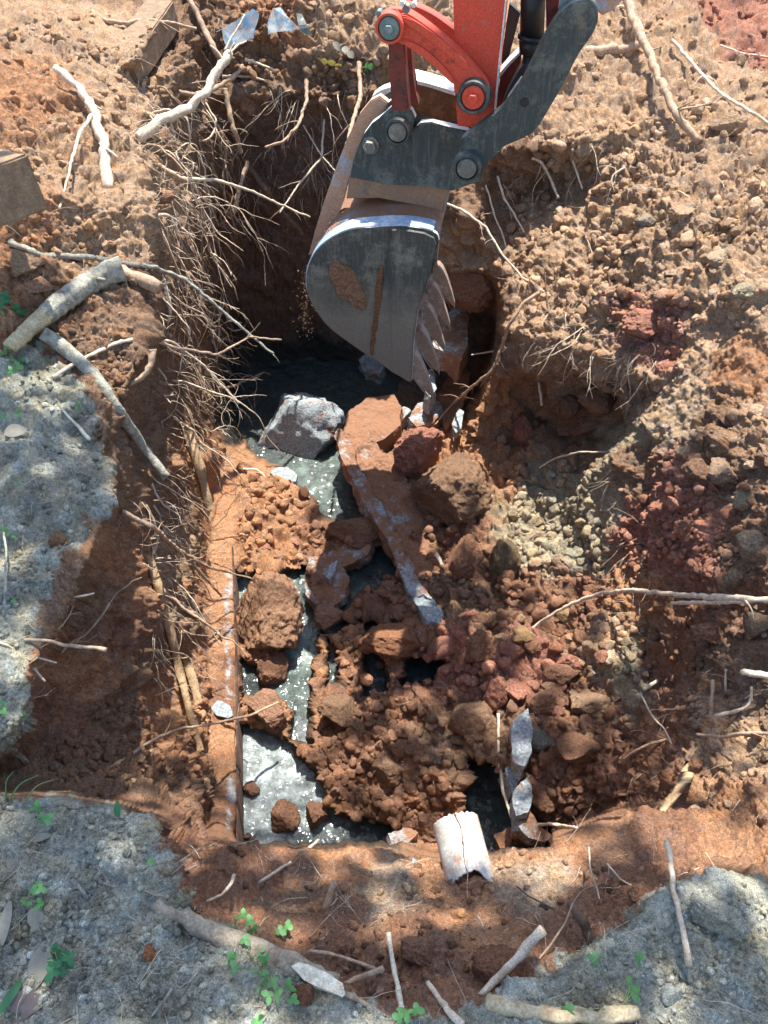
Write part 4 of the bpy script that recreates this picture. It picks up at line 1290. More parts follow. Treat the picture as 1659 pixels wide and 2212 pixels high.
STICKS = [
    ('root', 'thick pale cut root rising across the upper left of the pit', [(296, 300), (340, 268), (400, 232), (445, 200), (470, 160), (497, 112)], 11, 9, M_ROOTP, dict(mode='free', dd=.25, twigs=3, wob=.6)),
    ('twig', 'thin twig pointing up from the tip of the thick pale root', [(486, 108), (500, 80), (512, 62), (529, 32)], 2.6, 1.6, M_ROOTP, dict(mode='free', d0=3.25, dd=.05, cat='twig')),
    ('root', 'curved pale root bent down the upper left slope', [(118, 148), (165, 185), (203, 240), (216, 300), (228, 360), (236, 412)], 8, 11, M_ROOTP, dict(wob=.5, twigs=2, lift=1.4)),
    ('root', 'thin wavy root hanging beside the curved pale root', [(198, 248), (172, 288), (158, 335), (146, 385), (128, 452)], 4, 2, M_ROOTP, dict(lift=3)),
    ('branch', 'brown bare branch lying across the timber beam', [(200, 26), (232, 45), (262, 50), (310, 43), (370, 50), (424, 62)], 5, 3.4, M_ROOT, dict(mode='free', dd=.12, twigs=3, cat='branch')),
    ('root', 'dark root descending beside the blue metal', [(405, -10), (430, 40), (452, 85), (472, 125)], 7, 7, M_ROOT, dict(lift=2)),
    ('root', 'long pale root stretching right across the dark rear wall', [(345, 362), (400, 386), (470, 390), (540, 412), (600, 440), (670, 470)], 4.5, 2, M_ROOTP, dict(mode='free', dd=.35, twigs=3)),
    ('root', 'knotty brown root knuckle under the thick pale root', [(272, 286), (300, 345), (345, 362), (402, 392)], 7, 7, M_ROOT, dict(lift=2, twigs=3)),
    ('root', 'thin looping root hoop below the thick pale root', [(444, 222), (467, 262), (452, 298), (420, 302), (385, 278)], 2.2, 1.7, M_ROOTP, dict(mode='free', dd=0)),
    ('root', 'pale root across the pit corner with bent tip', [(480, 165), (520, 164), (580, 173), (584, 155)], 2.5, 2, M_ROOTP, dict(mode='free', dd=0)),
    ('root', 'short pale root above the bent tip one', [(530, 128), (560, 138), (594, 152)], 3, 1.8, M_ROOTP, dict(lift=12)),
    ('root', 'brown root branching behind the thick pale root', [(388, 200), (430, 203), (470, 188), (505, 165), (524, 142)], 6, 4, M_ROOT, dict(mode='free', dd=.3, twigs=2)),
    ('root', 'curved root standing off the rear wall centre', [(662, 170), (662, 220), (645, 270), (612, 305), (573, 318)], 4.5, 3, M_ROOT, dict(mode='free', dd=-.2, twigs=4)),
    ('root', 'long slanted root running down the dark rear wall', [(528, 345), (560, 390), (605, 450), (655, 508)], 8, 5, M_ROOTD, dict(lift=6)),
    ('root', 'upright root in the shaded pit corner', [(486, 190), (500, 260), (520, 330)], 6, 5, M_ROOT, dict(lift=10)),
    ('root', 'steep root below the upright corner root', [(505, 460), (520, 400), (535, 350)], 6, 4, M_ROOT, dict(lift=16)),
    ('root', 'forked spray root hanging left of the bucket', [(700, 258), (694, 340), (648, 395), (624, 430), (604, 460)], 2.6, 1.6, M_ROOTP, dict(mode='free', dd=-.1, twigs=6)),
    ('root', 'straggly root left of the bucket back', [(655, 270), (690, 330), (715, 360), (742, 388)], 2, 1.2, M_ROOTP, dict(mode='free', dd=-.1, twigs=4)),
    ('root', 'knobbly root dropping beside the top of the bucket', [(775, 136), (779, 205), (762, 265), (747, 325), (740, 372)], 5, 3, M_ROOT, dict(mode='free', dd=-.4, twigs=4)),
    ('root', 'bent brown stub root beside the grey log', [(262, 588), (300, 600), (345, 622)], 17, 13, M_ROOT, dict(lift=1.2, wob=.2)),
    ('twig', 'long grey twig from the left edge over the log into the pit', [(22, 522), (90, 553), (200, 556), (330, 578), (395, 600), (480, 670), (530, 715), (590, 766)], 7, 3, M_BARK, dict(mode='free', dd=.55, twigs=6, cat='twig')),
    ('twig', 'arched pale twig below the log reaching over the wall', [(115, 815), (170, 780), (240, 745), (310, 727), (375, 740), (440, 790), (517, 872)], 4.5, 3, M_ROOTP, dict(mode='free', dd=.75, twigs=8, cat='twig')),
    ('twig', 'slim twig reaching right over the dark pit edge', [(300, 722), (380, 752), (470, 765), (540, 728), (608, 734)], 4, 2, M_ROOT, dict(mode='free', dd=.6, twigs=7, cat='twig')),
    ('root', 'old root hooked out of the left wall', [(330, 755), (325, 790), (300, 820), (275, 832)], 8, 5, M_ROOT, dict(lift=5)),
    ('root', 'lower thick root slanting down the left wall to the rim', [(265, 1105), (330, 1140), (400, 1200), (440, 1245), (478, 1288)], 6, 3.5, M_ROOT, dict(lift=8, twigs=3)),
    ('root', 'split root lying over the rim towards the sludge', [(300, 1115), (380, 1185), (450, 1225), (545, 1250)], 6, 2, M_ROOT, dict(mode='free', dd=.75, twigs=3)),
    ('root', 'long root crossing the wall and tank rim', [(222, 1668), (330, 1598), (385, 1575), (450, 1565), (540, 1545), (602, 1516)], 3.6, 3.4, M_ROOT, dict(mode='free', dd=.85, twigs=4)),
    ('root', 'thin root snaking over orange floor beside the rim', [(510, 1010), (560, 1018), (590, 1050), (640, 1064), (690, 1085)], 2.5, 1.8, M_ROOTP, dict(lift=2)),
    ('stick', 'brown stick with white torn tip on the left ledge edge', [(52, 1382), (100, 1384), (140, 1393), (228, 1403)], 3.5, 5, M_ROOT, dict(mode='free', dd=-.05, cat='stick')),
    ('root', 'pale bent root rising from the left ledge edge', [(125, 1420), (150, 1392), (190, 1366), (215, 1335), (236, 1304)], 3.2, 2.2, M_ROOTP, dict(mode='free', dd=-.1, twigs=3)),
    ('stick', 'thin stick lying near the left frame edge', [(0, 1388), (50, 1410), (122, 1432)], 3, 2.5, M_ROOTP, dict(lift=2, cat='stick')),
    ('stick', 'short stick below the torn stick on the ledge', [(68, 1438), (82, 1456), (98, 1472)], 3, 2.5, M_ROOTP, dict(lift=4, cat='stick')),
    ('splinter', 'pale wood splinter on the ledge by the long grey branch', [(128, 878), (160, 912), (194, 950)], 2.2, 4, M_WHITEWOOD, dict(lift=3, cat='splinter')),
    ('twig', 'curly twig below the ledge edge', [(100, 1310), (150, 1292), (202, 1282)], 3, 2, M_ROOTP, dict(lift=3, cat='twig', twigs=2)),
    ('twig', 'long forked twig lying across the right slope', [(1142, 1362), (1180, 1335), (1230, 1306), (1300, 1281), (1370, 1275), (1450, 1284), (1560, 1290), (1680, 1297)], 3, 5, M_ROOTP, dict(lift=5, twigs=3, cat='twig')),
    ('twig', 'shorter twig lying under the long one at right edge', [(1450, 1303), (1520, 1302), (1600, 1300), (1680, 1294)], 4, 4, M_ROOTP, dict(lift=5, cat='twig')),
    ('root', 'thick brown root running down the upper right slope', [(1352, -10), (1375, 60), (1400, 110), (1425, 170), (1448, 225), (1478, 270), (1510, 305)], 9, 6, M_ROOT, dict(lift=3, twigs=6)),
    ('root', 'horizontal brown root right of the black link', [(1262, 112), (1310, 110), (1360, 106), (1392, 84)], 9, 7, M_ROOT, dict(mode='free', dd=.0)),
    ('root', 'slender pale root at the top beside the link end', [(1320, 20), (1345, 14), (1375, 40), (1392, 78)], 3, 4, M_ROOTP, dict(mode='free', dd=0)),
    ('root', 'long thin root running to the right frame edge', [(1452, 86), (1490, 130), (1520, 165), (1560, 205), (1620, 240), (1680, 280)], 3.6, 3.4, M_ROOTP, dict(lift=3, twigs=5)),
    ('root', 'thin root near the top right corner', [(1556, 98), (1600, 115), (1680, 126)], 2, 2, M_ROOTP, dict(lift=3)),
    ('root', 'hooked pale root in the face right of the bucket pin', [(1148, 342), (1170, 352), (1188, 385), (1206, 428)], 2.6, 2.6, M_ROOTP, dict(lift=6, twigs=1)),
    ('root', 'small upright pale root in the right face', [(1232, 332), (1244, 368), (1258, 408)], 1.8, 2.2, M_ROOTP, dict(lift=5)),
    ('root', 'crooked root under the small hole on the right face', [(1350, 362), (1325, 378), (1322, 400)], 2.6, 1.8, M_ROOTP, dict(lift=5, twigs=3)),
    ('root', 'long root arching from bucket side over the right lip', [(955, 436), (1000, 455), (1050, 492), (1085, 550), (1130, 600), (1190, 640)], 3, 1.8, M_ROOTP, dict(mode='free', dd=-.15, d0=3.9, twigs=5)),
    ('root', 'thin root hanging behind the bucket to the lip', [(1075, 380), (1090, 430), (1115, 470), (1132, 502)], 2.6, 1.8, M_ROOTP, dict(lift=8, twigs=2)),
    ('root', 'second thin root hanging behind the bucket', [(1050, 400), (1070, 470), (1085, 505), (1096, 545)], 2, 1.8, M_ROOTP, dict(lift=8, twigs=2)),
    ('root', 'long hairy root running down the right lip of the pit', [(1165, 632), (1130, 655), (1098, 705), (1080, 760), (1062, 800), (1020, 835), (975, 875), (930, 928)], 4, 2.2, M_ROOT, dict(lift=10, twigs=16)),
    ('root', 'upright dark twig standing on the right bank', [(1178, 588), (1180, 630), (1184, 676)], 1.6, 2.4, M_ROOTD, dict(mode='free', dd=.1)),
    ('root', 'second upright dark twig standing on the right bank', [(1312, 586), (1317, 615), (1315, 648)], 2, 2.6, M_ROOTD, dict(mode='free', dd=.1)),
    ('root', 'pale drooping root below the bank lip', [(1146, 806), (1160, 815), (1166, 845), (1170, 876)], 2.4, 2.4, M_ROOTP, dict(lift=10)),
    ('root', 'thin root lying above the pale crumb heap', [(1165, 1010), (1200, 990), (1250, 977), (1330, 976)], 1.6, 2, M_ROOTP, dict(lift=3)),
    ('root', 'horizontal thin root tip at the dark cavity', [(1018, 767), (1045, 762), (1070, 758)], 1.4, 2, M_ROOTP, dict(lift=20)),
    ('root', 'brown root curving along the lower right slope', [(1345, 1640), (1390, 1612), (1430, 1600), (1472, 1585)], 3, 3, M_ROOT, dict(lift=3, twigs=2)),
    ('root', 'thin pale root running down the lower right slope', [(1384, 1500), (1408, 1545), (1438, 1580), (1456, 1620), (1474, 1652)], 2, 1.8, M_ROOTP, dict(lift=3, twigs=2)),
    ('root', 'root lying level at the right frame edge', [(1504, 1586), (1560, 1592), (1610, 1584), (1680, 1584)], 3, 4, M_ROOT, dict(lift=4, twigs=3)),
    ('root', 'pale hooked root on the shaded right slope', [(1622, 1484), (1618, 1520), (1590, 1536), (1542, 1546)], 3, 4, M_ROOTP, dict(lift=6, twigs=2)),
    ('root', 'upright broken stub on the shaded right slope', [(1540, 1470), (1538, 1530), (1534, 1590)], 5, 5, M_ROOT, dict(lift=8)),
    ('root', 'short curved root beside the stub', [(1568, 1445), (1566, 1500), (1546, 1530)], 2.6, 3, M_ROOTP, dict(lift=7)),
    ('twig', 'bleached splintered wood at the right frame edge', [(1602, 1451), (1640, 1456), (1690, 1466)], 7, 9, M_WHITEWOOD, dict(lift=2, cat='wood')),
    ('splinter', 'short pale splinter on the right slope', [(1390, 1490), (1406, 1480), (1422, 1470)], 4, 4, M_WHITEWOOD, dict(lift=2, cat='splinter')),
    ('splinter', 'pale wood splinter on the earth right of the slab edge', [(941, 1196), (950, 1210), (957, 1228)], 5, 3, M_WHITEWOOD, dict(lift=2, cat='splinter')),
    ('root', 'curved root dangling over the lower sludge hole', [(1076, 1540), (1078, 1640), (1088, 1715), (1108, 1770), (1150, 1782), (1190, 1780), (1246, 1790)], 3.4, 3, M_ROOTP, dict(mode='free', dd=-.45)),
    ('stick', 'tall thin bent stick standing on the near right bank', [(1440, 1818), (1450, 1860), (1453, 1910), (1474, 2000), (1489, 2085)], 6, 6, M_ROOTP, dict(lift=5, cat='stick')),
    ('stick', 'pale stick leaning on the near bank with forked tip', [(1036, 2152), (1080, 2110), (1125, 2060), (1172, 2008)], 7, 11, M_ROOTP, dict(mode='free', dd=.02, cat='stick')),
    ('twig', 'thin forked twig rising beside the pale stick', [(1150, 2090), (1190, 2040), (1220, 1995), (1238, 1950)], 3, 2, M_ROOT, dict(mode='free', dd=.02, twigs=2, cat='twig')),
    ('stick', 'brown stub sticking out of the near bank', [(1234, 1954), (1262, 1990), (1286, 2046)], 8, 12, M_ROOTD, dict(lift=2, cat='stick')),
    ('stick', 'white tipped twig standing at the bottom centre', [(838, 2014), (846, 2070), (856, 2120), (868, 2192)], 5, 6, M_WHITEWOOD, dict(mode='free', dd=0, d0=1.55, cat='stick')),
    ('stick', 'grey stick leaning at the bottom edge', [(922, 2122), (950, 2160), (998, 2216)], 5, 8, M_ROOTP, dict(mode='free', dd=-.05, cat='stick')),
    ('stick', 'short pale stub on the near slope', [(700, 1966), (712, 1935), (726, 1903)], 8, 8, M_ROOT, dict(lift=3, cat='stick')),
    ('stick', 'pale twig leaning against the near rim', [(558, 1907), (600, 1880), (645, 1850), (688, 1815)], 3, 3.5, M_ROOTP, dict(lift=3, cat='stick')),
    ('twig', 'brown twig lying at the foot of the near slope', [(668, 2054), (710, 2060), (755, 2072), (828, 2100)], 4, 4, M_ROOT, dict(lift=3, cat='twig')),
    ('twig', 'thick brown twig meeting the splintered root end', [(742, 2130), (780, 2112), (828, 2092)], 6, 6, M_ROOT, dict(lift=3, cat='twig')),
    ('twig', 'brown twig below the splintered root end', [(748, 2148), (780, 2162), (812, 2186)], 6, 4, M_ROOT, dict(lift=2, cat='twig')),
    ('stick', 'pale curled twig at the corner of the near ledge', [(440, 1950), (480, 1930), (498, 1910), (505, 1892)], 3, 4, M_ROOTP, dict(lift=3, cat='stick')),
    ('stick', 'short grey twig on the near grey soil', [(162, 1905), (178, 1925), (192, 1944)], 4, 4, M_BARK, dict(lift=2, cat='stick')),
    ('twig', 'dry stalk lying at the bottom left', [(320, 2204), (340, 2180), (372, 2135)], 3, 3, M_BARK, dict(lift=2, cat='twig')),
    ('twig', 'thin grey twig on the left ledge', [(8, 1150), (14, 1200), (12, 1270), (4, 1360)], 2.6, 2.4, M_BARK, dict(lift=2, cat='twig')),
    ('twig', 'thin brown root on the near slope right of the pipe', [(1272, 1830), (1276, 1880), (1290, 1920), (1300, 1964)], 1.8, 1.6, M_ROOTP, dict(lift=4, cat='twig')),
    ('twig', 'dark thin root on the smooth near slope', [(1116, 1914), (1140, 1935), (1180, 1955), (1216, 1972)], 2, 1.6, M_ROOTD, dict(lift=3, cat='twig')),
    ('twig', 'curly pale root on the near right slope', [(1312, 1866), (1340, 1900), (1370, 1915), (1400, 1920)], 2, 1.8, M_ROOTP, dict(lift=4, cat='twig')),
    ('twig', 'thin straight root at the right of the near slope', [(1524, 1842), (1545, 1875), (1572, 1906)], 2, 1.6, M_ROOTP, dict(lift=4, cat='twig')),
]
for nm, lab, px, r0, r1, mt, kw in STICKS:
    stick(nm, lab, px, r0, r1, mt, **kw)

# the big grey log, partly stripped, and the long grey branch
lg = empty('log', surf(150, 650), label='thick grey barked log with stripped pale end on the left slope', cat='log')
log_pts = [(22, 748), (70, 705), (120, 662), (180, 618), (232, 590), (266, 580)]
pp = path3d(log_pts, 'free', dd=.42, d0=depth_of(surf(30, 745)) - .06, rpx=34)
kk = depth_of(pp[2]) / FPX
NP_ = len(pp) // 3
v, f = tube_np(smooth_path(pp[NP_:], .01), 21 * kk, 26 * kk, 20, .06, 5, .001)
link('bark', mesh_np('bark', v, f, M_BARK, True), lg)
v, f = tube_np(smooth_path(pp[:NP_ + 3], .01), 16 * kk, 20.5 * kk, 18, .05, 6, .001)
link('stripped_end', mesh_np('stripped_end', v, f, M_PALEWOOD, True), lg, label='pale end with the bark stripped off')
v, f = tube_np([pp[-3], pp[-3] + Vector((.03, -.03, .02)), pp[-3] + Vector((.05, -.05, .03))], 7 * kk, 4 * kk, 8)
link('snag', mesh_np('snag', v, f, M_BARK, True), lg)
br = [(92, 718), (150, 758), (210, 818), (250, 885), (300, 950), (335, 1000), (361, 1030)]
stick('branch', 'long curved grey branch sliding from the log down over the wall', br, 15, 11, M_BARK, mode='free', dd=.3, d0=depth_of(surf(95, 720)) - .05, cat='branch', sides=14, wob=.15, knob=.05)

stick('log', 'mossy pale barked log lying along the bottom edge', [(1050, 2164), (1110, 2180), (1180, 2190), (1290, 2198), (1380, 2186)], 19, 16, M_PALEWOOD, lift=.2, cat='log', sides=14, wob=.2)

# wooden laths standing in the left wall
def lath(label, px, wpx, material, lift=5):
    pts = smooth_path(path3d(px, 'surf', lift, rpx=wpx), .03)
    k = depth_of(pts[0]) / FPX
    VS = []
    n = len(pts)
    rr_ = random.Random(int(px[0][0]))
    for i, p_ in enumerate(pts):
        t = i / (n - 1)
        w = wpx * k * (1 - .35 * abs(t - .3)) * rr_.uniform(.85, 1.15)
        nn = nrm(*px[0])
        for s, h in ((-1, 0), (-1, .012), (1, .012), (1, 0)):
            VS.append((p_ + Vector((s * w * .7, 0, s * w * .3)) + Vector((1, -.3, .3)).normalized() * (h + rr_.uniform(0, .003)))[:])
    F = []
    for i in range(n - 1):
        for j in range(4):
            F.append((i * 4 + j, i * 4 + (j + 1) % 4, i * 4 + 4 + (j + 1) % 4, i * 4 + 4 + j))
    F.append((0, 1, 2, 3))
    F.append(((n - 1) * 4 + 3, (n - 1) * 4 + 2, (n - 1) * 4 + 1, (n - 1) * 4))
    return link('lath', mesh_np('lath', np.array(VS), np.array(F), material), label=label, cat='board')


lath('long split board running down the left wall to the rim', [(312, 1190), (335, 1260), (352, 1320), (372, 1400), (388, 1470), (408, 1550), (428, 1620)], 14, M_BOARD, 1.5)
lath('yellowish split board in the root tangle above the rim', [(396, 920), (410, 960), (428, 1010), (440, 1060), (450, 1100)], 15, M_BOARD)
lath('short board stub below the root tangle', [(396, 1420), (412, 1470), (424, 1520)], 14, M_BOARD)
lath('broken flat board on the lower right bank', [(1490, 1640), (1470, 1690), (1435, 1735), (1410, 1768)], 14, M_BOARD, 2)

# ------------------------------------------------------------------ fine roots
ZONE_WALL = [(300, 200), (400, 180), (470, 220), (480, 400), (470, 560), (500, 760), (500, 880), (470, 960), (370, 980), (330, 850), (350, 650), (290, 420), (270, 300)]
hair = [[], []]
hoff = 0


def add_hair(v, f):
    global hoff
    hair[0].append(v)
    hair[1].append(f + hoff)
    hoff += len(v)


TANGLE_LABELS = ['pale crooked root sticking out of the upper left wall', 'pale crooked root sticking out of the left wall tangle', 'brown root hanging from the lower left wall']
ZONE_LOW = [(330, 900), (480, 900), (480, 1180), (440, 1330), (340, 1280), (290, 1080)]
for k in range(195):
    U, V = pick(ZONE_WALL if k < 145 else ZONE_LOW)
    p = surf(U, V)
    d = Vector((random.uniform(.1, 1.1), random.uniform(-.5, .25), random.uniform(-.9, .55)))
    if random.random() < .55:
        d = Vector((random.uniform(.0, .5), random.uniform(-.5, .1), random.uniform(-1.1, -.3)))
    L_ = random.choice([.1, .16, .25, .4, .55, .75])
    if k >= 145:
        d = Vector((random.uniform(.0, .6), random.uniform(-.9, -.1), random.uniform(-1.1, -.1)))
        L_ = random.choice([.18, .3, .45, .6])
    r = random.choice([.002, .003, .004, .0055, .008]) * (1 if L_ < .3 else 1.3)
    v, f = root_system(p - Vector((.02, 0, 0)), d, L_, r, random.choice([1, 2, 3, 4]), 1, random.uniform(0, .9), random.uniform(.35, .75), 6)
    mt = random.choice([M_ROOTP, M_ROOTP, M_ROOT, M_ROOT])
    g = 0 if V < 450 else (1 if V < 800 else 2)
    tl = ('long' if L_ > .3 else 'short' if L_ < .15 else 'middling') + (' stout' if r > .005 else ' thin' if r < .003 else '') + (' pale' if mt is M_ROOTP else ' brown') + (' hanging' if d.z < -.35 else ' jutting') + ' wall root ' + where(U, V)
    link('root', mesh_np('root', v, f, mt, True), label=tl, cat='root', group=['roots of the upper left wall', 'roots of the left wall tangle', 'roots of the lower left wall'][g])
for zone, cnt, gname in (([(1050, 380), (1300, 300), (1500, 420), (1250, 560)], 20, 'roots of the right face'), ([(1095, 590), (1250, 690), (1450, 780), (1250, 770)], 18, 'roots of the right lip'), ([(500, 170), (730, 200), (720, 440), (520, 400)], 18, 'roots of the rear wall'), ([(1350, 100), (1659, 100), (1659, 420), (1450, 420)], 12, 'roots of the upper right slope')):
    for _ in range(cnt):
        U, V = pick(zone)
        p = surf(U, V)
        d = Vector((random.uniform(-.6, .6), random.uniform(-1, -.3), random.uniform(-.9, .1)))
        L_ = random.uniform(.12, .38)
        r = random.uniform(.0018, .0034)
        v, f = root_system(p, d, L_, r, random.choice([1, 2, 3]), 1, .3, .4, 5)
        link('root', mesh_np('root', v, f, M_ROOTP, True), label=('long' if L_ > .26 else 'short') + (' stout' if r > .0027 else ' thin') + ' pale earth root ' + where(U, V), cat='root', group=gname)
for zone, cnt, (l0, l1), rr_, base_d in (
        (ZONE_WALL, 300, (.06, .26), .0016, (.5, -.2, -.2)),
        ([(400, 60), (480, 30), (500, 180), (430, 220)], 60, (.05, .2), .0011, (.2, -.3, -.6)),
        ([(500, 150), (830, 200), (760, 380), (520, 480)], 110, (.05, .25), .0013, (0, -.4, -.8)),
        ([(1060, 400), (1300, 300), (1500, 430), (1200, 560)], 120, (.04, .15), .0010, (-.2, -.4, -.5)),
        ([(1095, 620), (1220, 600), (1450, 760), (1400, 830), (1110, 740)], 260, (.03, .12), .0009, (-.3, -.4, -.4)),
        ([(1300, 60), (1659, 60), (1659, 420), (1400, 420)], 110, (.04, .18), .0011, (0, -.3, 0)),
        ([(330, 1000), (440, 1050), (440, 1500), (330, 1500), (270, 1100)], 200, (.05, .22), .0012, (.4, -.3, -.5)),
        ([(1340, 1000), (1420, 1150), (1400, 1450), (1300, 1250)], 60, (.04, .14), .0010, (-.3, -.2, -.3)),
        ([(0, 60), (300, 60), (280, 560), (0, 620)], 90, (.05, .2), .0010, (.1, -.2, -.1)),
        ([(0, 1750), (320, 1800), (800, 2190), (1400, 2000), (1600, 1950), (1600, 2210), (0, 2210)], 150, (.02, .1), .0008, (.1, -.2, .1)),
        ([(0, 800), (200, 860), (200, 1150), (40, 1600)], 70, (.02, .1), .0009, (.1, -.2, .1)),
        ([(380, 1840), (1650, 1820), (1300, 2000), (600, 2040)], 150, (.03, .12), .0009, (0, -.3, .3)),
        ([(1450, 1440), (1659, 1440), (1659, 1800), (1380, 1700)], 70, (.03, .14), .0010, (0, -.3, .2)),
        ([(700, 1150), (1330, 1150), (1300, 1740), (700, 1700)], 70, (.03, .1), .0009, (0, -.3, .2))):
    for _ in range(cnt):
        U, V = pick(zone)
        p = surf(U, V)
        dv = Vector(base_d) + Vector([random.uniform(-.8, .8) for _ in range(3)])
        if random.random() < .35:
            add_hair(*root_system(p, dv, random.uniform(l0, l1) * 1.2, rr_ * 1.2, 2, 0, .15, .4, 4, .012))
        else:
            add_hair(*grow(p, dv, random.uniform(l0, l1), rr_ * random.uniform(.7, 1.3), 3, .15, .45))
link('rootlets', mesh_np('rootlets', np.concatenate(hair[0]), np.concatenate(hair[1]), M_ROOTP, True), label='mass of fine hair roots fringing the cut earth walls', cat='fine roots', kind='stuff')


# ------------------------------------------------------------------ broken concrete
def slab_mesh(name, outline, z_top, thick, material, tilt=(0, 0), seed=1, cuts=5, rough=.01, follow=False):
    """outline in view coordinates laid on a height; thickness downwards"""
    pts = [at_z(u, v, z_top) for u, v in outline]
    c = sum(pts, Vector()) / len(pts)
    for p_ in pts:
        p_.z += (p_.x - c.x) * tilt[0] + (p_.y - c.y) * tilt[1]
    # keep the outline where it was seen
    bm = bmesh.new()
    top = [bm.verts.new(p_) for p_ in pts]
    bot = [bm.verts.new(p_ + Vector((random.uniform(-.3, .3) * thick * .4, random.uniform(-.3, .3) * thick * .4, -thick))) for p_ in pts]
    bm.faces.new(top)
    bm.faces.new(bot[::-1])
    n = len(pts)
    for i in range(n):
        bm.faces.new((top[i], bot[i], bot[(i + 1) % n], top[(i + 1) % n]))
    bmesh.ops.recalc_face_normals(bm, faces=bm.faces)
    bmesh.ops.triangulate(bm, faces=bm.faces)
    for _ in range(cuts):
        ed = [e for e in bm.edges if e.calc_length() > .014]
        if not ed:
            break
        bmesh.ops.subdivide_edges(bm, edges=ed, cuts=1)
        bmesh.ops.triangulate(bm, faces=[f_ for f_ in bm.faces if len(f_.verts) > 3])
        if len(bm.faces) > 14000:
            break
    co = np.array([v_.co[:] for v_ in bm.verts])
    bm.normal_update()
    no = np.array([v_.normal[:] for v_ in bm.verts])
    d = fbm(co * 8 + seed * 7, 2, .5) * rough * 2.6 + fbm(co * 30 + seed * 7, 3, .55) * rough * 1.0
    co = co + no * d[:, None]
    for v_, x in zip(bm.verts, co):
        v_.co = x
    return bm_mesh(name, bm, material)


# near buried root with splintered end
nr = empty('buried_root', surf(480, 2020), label='thick half buried grey root with white splintered end at near edge', cat='root')
pp = path3d([(335, 1950), (372, 1975), (420, 1998), (480, 2018), (540, 2045), (600, 2075), (665, 2112), (720, 2145)], 'surf', lift=-.45, rpx=26)
kk = depth_of(pp[3]) / FPX
v, f = tube_np(smooth_path(pp, .012), 15 * kk, 30 * kk, 22, .06, 8, .003)
link('bark', mesh_np('bark', v, f, M_NEARROOT, True), nr)
e0 = at_depth(625, 2092, depth_of(pp[-1]) - .045)
e1 = at_depth(748, 2142, depth_of(pp[-1]) - .055)
me = slab_mesh('torn_wood', [(628, 2086), (645, 2076), (690, 2096), (742, 2122), (748, 2148), (738, 2156), (700, 2140), (655, 2116)], pp[-3].z + .05, .016, M_WHITEWOOD, (0, -.1), 3, 5, .004)
link('torn_wood', me, nr, label='white splintered wood where the root was torn')


def slab(label, outline, dz, thick, material=None, tilt=(0, 0), rough=.010, name='concrete_chunk', z=None, cat='concrete'):
    cu_ = sum(p_[0] for p_ in outline) / len(outline)
    cv_ = sum(p_[1] for p_ in outline) / len(outline)
    zt = (max(surf(cu_, cv_).z, SLUDGE_Z) + dz) if z is None else z
    me = slab_mesh(name, outline, zt, thick, material or M_CONC, tilt, int(cu_), 6, rough)
    return link(name, me, label=label, cat=cat)


cp_ = at_z(648, 930, SLUDGE_Z + .02)
ck_ = depth_of(cp_) / FPX
vs, fs = rock_verts(5, 4242, .35, 12)
vs = vs * np.array([104 * ck_, 78 * ck_, 84 * ck_])
rz_ = Matrix.Rotation(R(-14), 3, 'Y')
vs = vs @ np.array(rz_.transposed()) + np.array(cp_[:])
link('concrete_chunk', mesh_np('concrete_chunk', vs, fs, M_CONC, True), label='blue grey concrete chunk standing in the dark sludge under the bucket', cat='concrete')
slab('small pale concrete chip beside the sludge channel', [(583, 1020), (600, 1010), (622, 1008), (643, 1026), (640, 1040), (620, 1046), (600, 1036)], .03, .04, rough=.005)
slab('long broken slab edge curving down the middle of the pit', [(722, 952), (735, 940), (756, 958), (768, 990), (790, 1035), (818, 1078), (846, 1124), (874, 1178), (898, 1225), (920, 1268), (944, 1300), (960, 1330), (950, 1350), (922, 1335), (902, 1300), (880, 1262), (858, 1215), (832, 1160), (808, 1118), (780, 1080), (758, 1035), (738, 995)], .0, .09, M_CONCD, tilt=(0, .06), rough=.011, z=-1.35, name='concrete_slab')
link('soil_covered_top', slab_mesh('soil_covered_top', [(738, 944), (790, 950), (850, 990), (900, 1060), (930, 1130), (955, 1210), (978, 1290), (952, 1325), (918, 1282), (870, 1192), (812, 1082), (756, 990)], -1.392, .06, M_CONCE, (-.12, .02), 5, 6, .016), COL.objects['concrete_slab'], label='brown earth covered upper face of the slab')
slab('grey broken end of the long slab edge', [(886, 1292), (915, 1275), (938, 1290), (962, 1325), (952, 1348), (925, 1340), (905, 1318)], 0, .12, M_CONC, rough=.012, z=-1.335)
slab('flat earth covered slab piece above the long slab edge', [(738, 935), (752, 885), (790, 862), (850, 850), (868, 880), (862, 920), (830, 948), (795, 962), (762, 955)], 0, .12, M_CONCE, rough=.008, z=-1.36, name='concrete_slab')
slab('blue grey shard wedged above the red boulder', [(838, 925), (852, 895), (872, 880), (886, 888), (870, 905), (850, 928)], 0, .08, M_CONC, rough=.005, z=-1.42)
slab('dark stone block between the shard and the slab', [(880, 900), (905, 870), (935, 850), (960, 880), (940, 910), (900, 922)], 0, .1, M_CONCD, rough=.01, z=-1.36)
slab('narrow upright shard below the lowest tooth', [(922, 800), (936, 796), (942, 840), (930, 858), (918, 845)], 0, .12, M_CONC, rough=.006, z=-1.2)
slab('flat dark slab leaning behind the lowest tooth', [(940, 850), (990, 800), (1015, 820), (1000, 870), (965, 905)], 0, .08, M_CONCE, tilt=(.2, .3), rough=.006, z=-1.34)
slab('tiny blue grey chips under the right lip', [(975, 915), (990, 880), (1002, 890), (995, 925), (985, 935)], 0, .05, M_CONC, rough=.005, z=-1.3)
slab('earthy concrete block hanging behind the bucket teeth', [(938, 706), (958, 690), (1000, 662), (1012, 672), (1010, 740), (996, 768), (968, 756), (935, 745)], 0, .14, M_CONCD, tilt=(0, .12), rough=.008, z=-1.0)
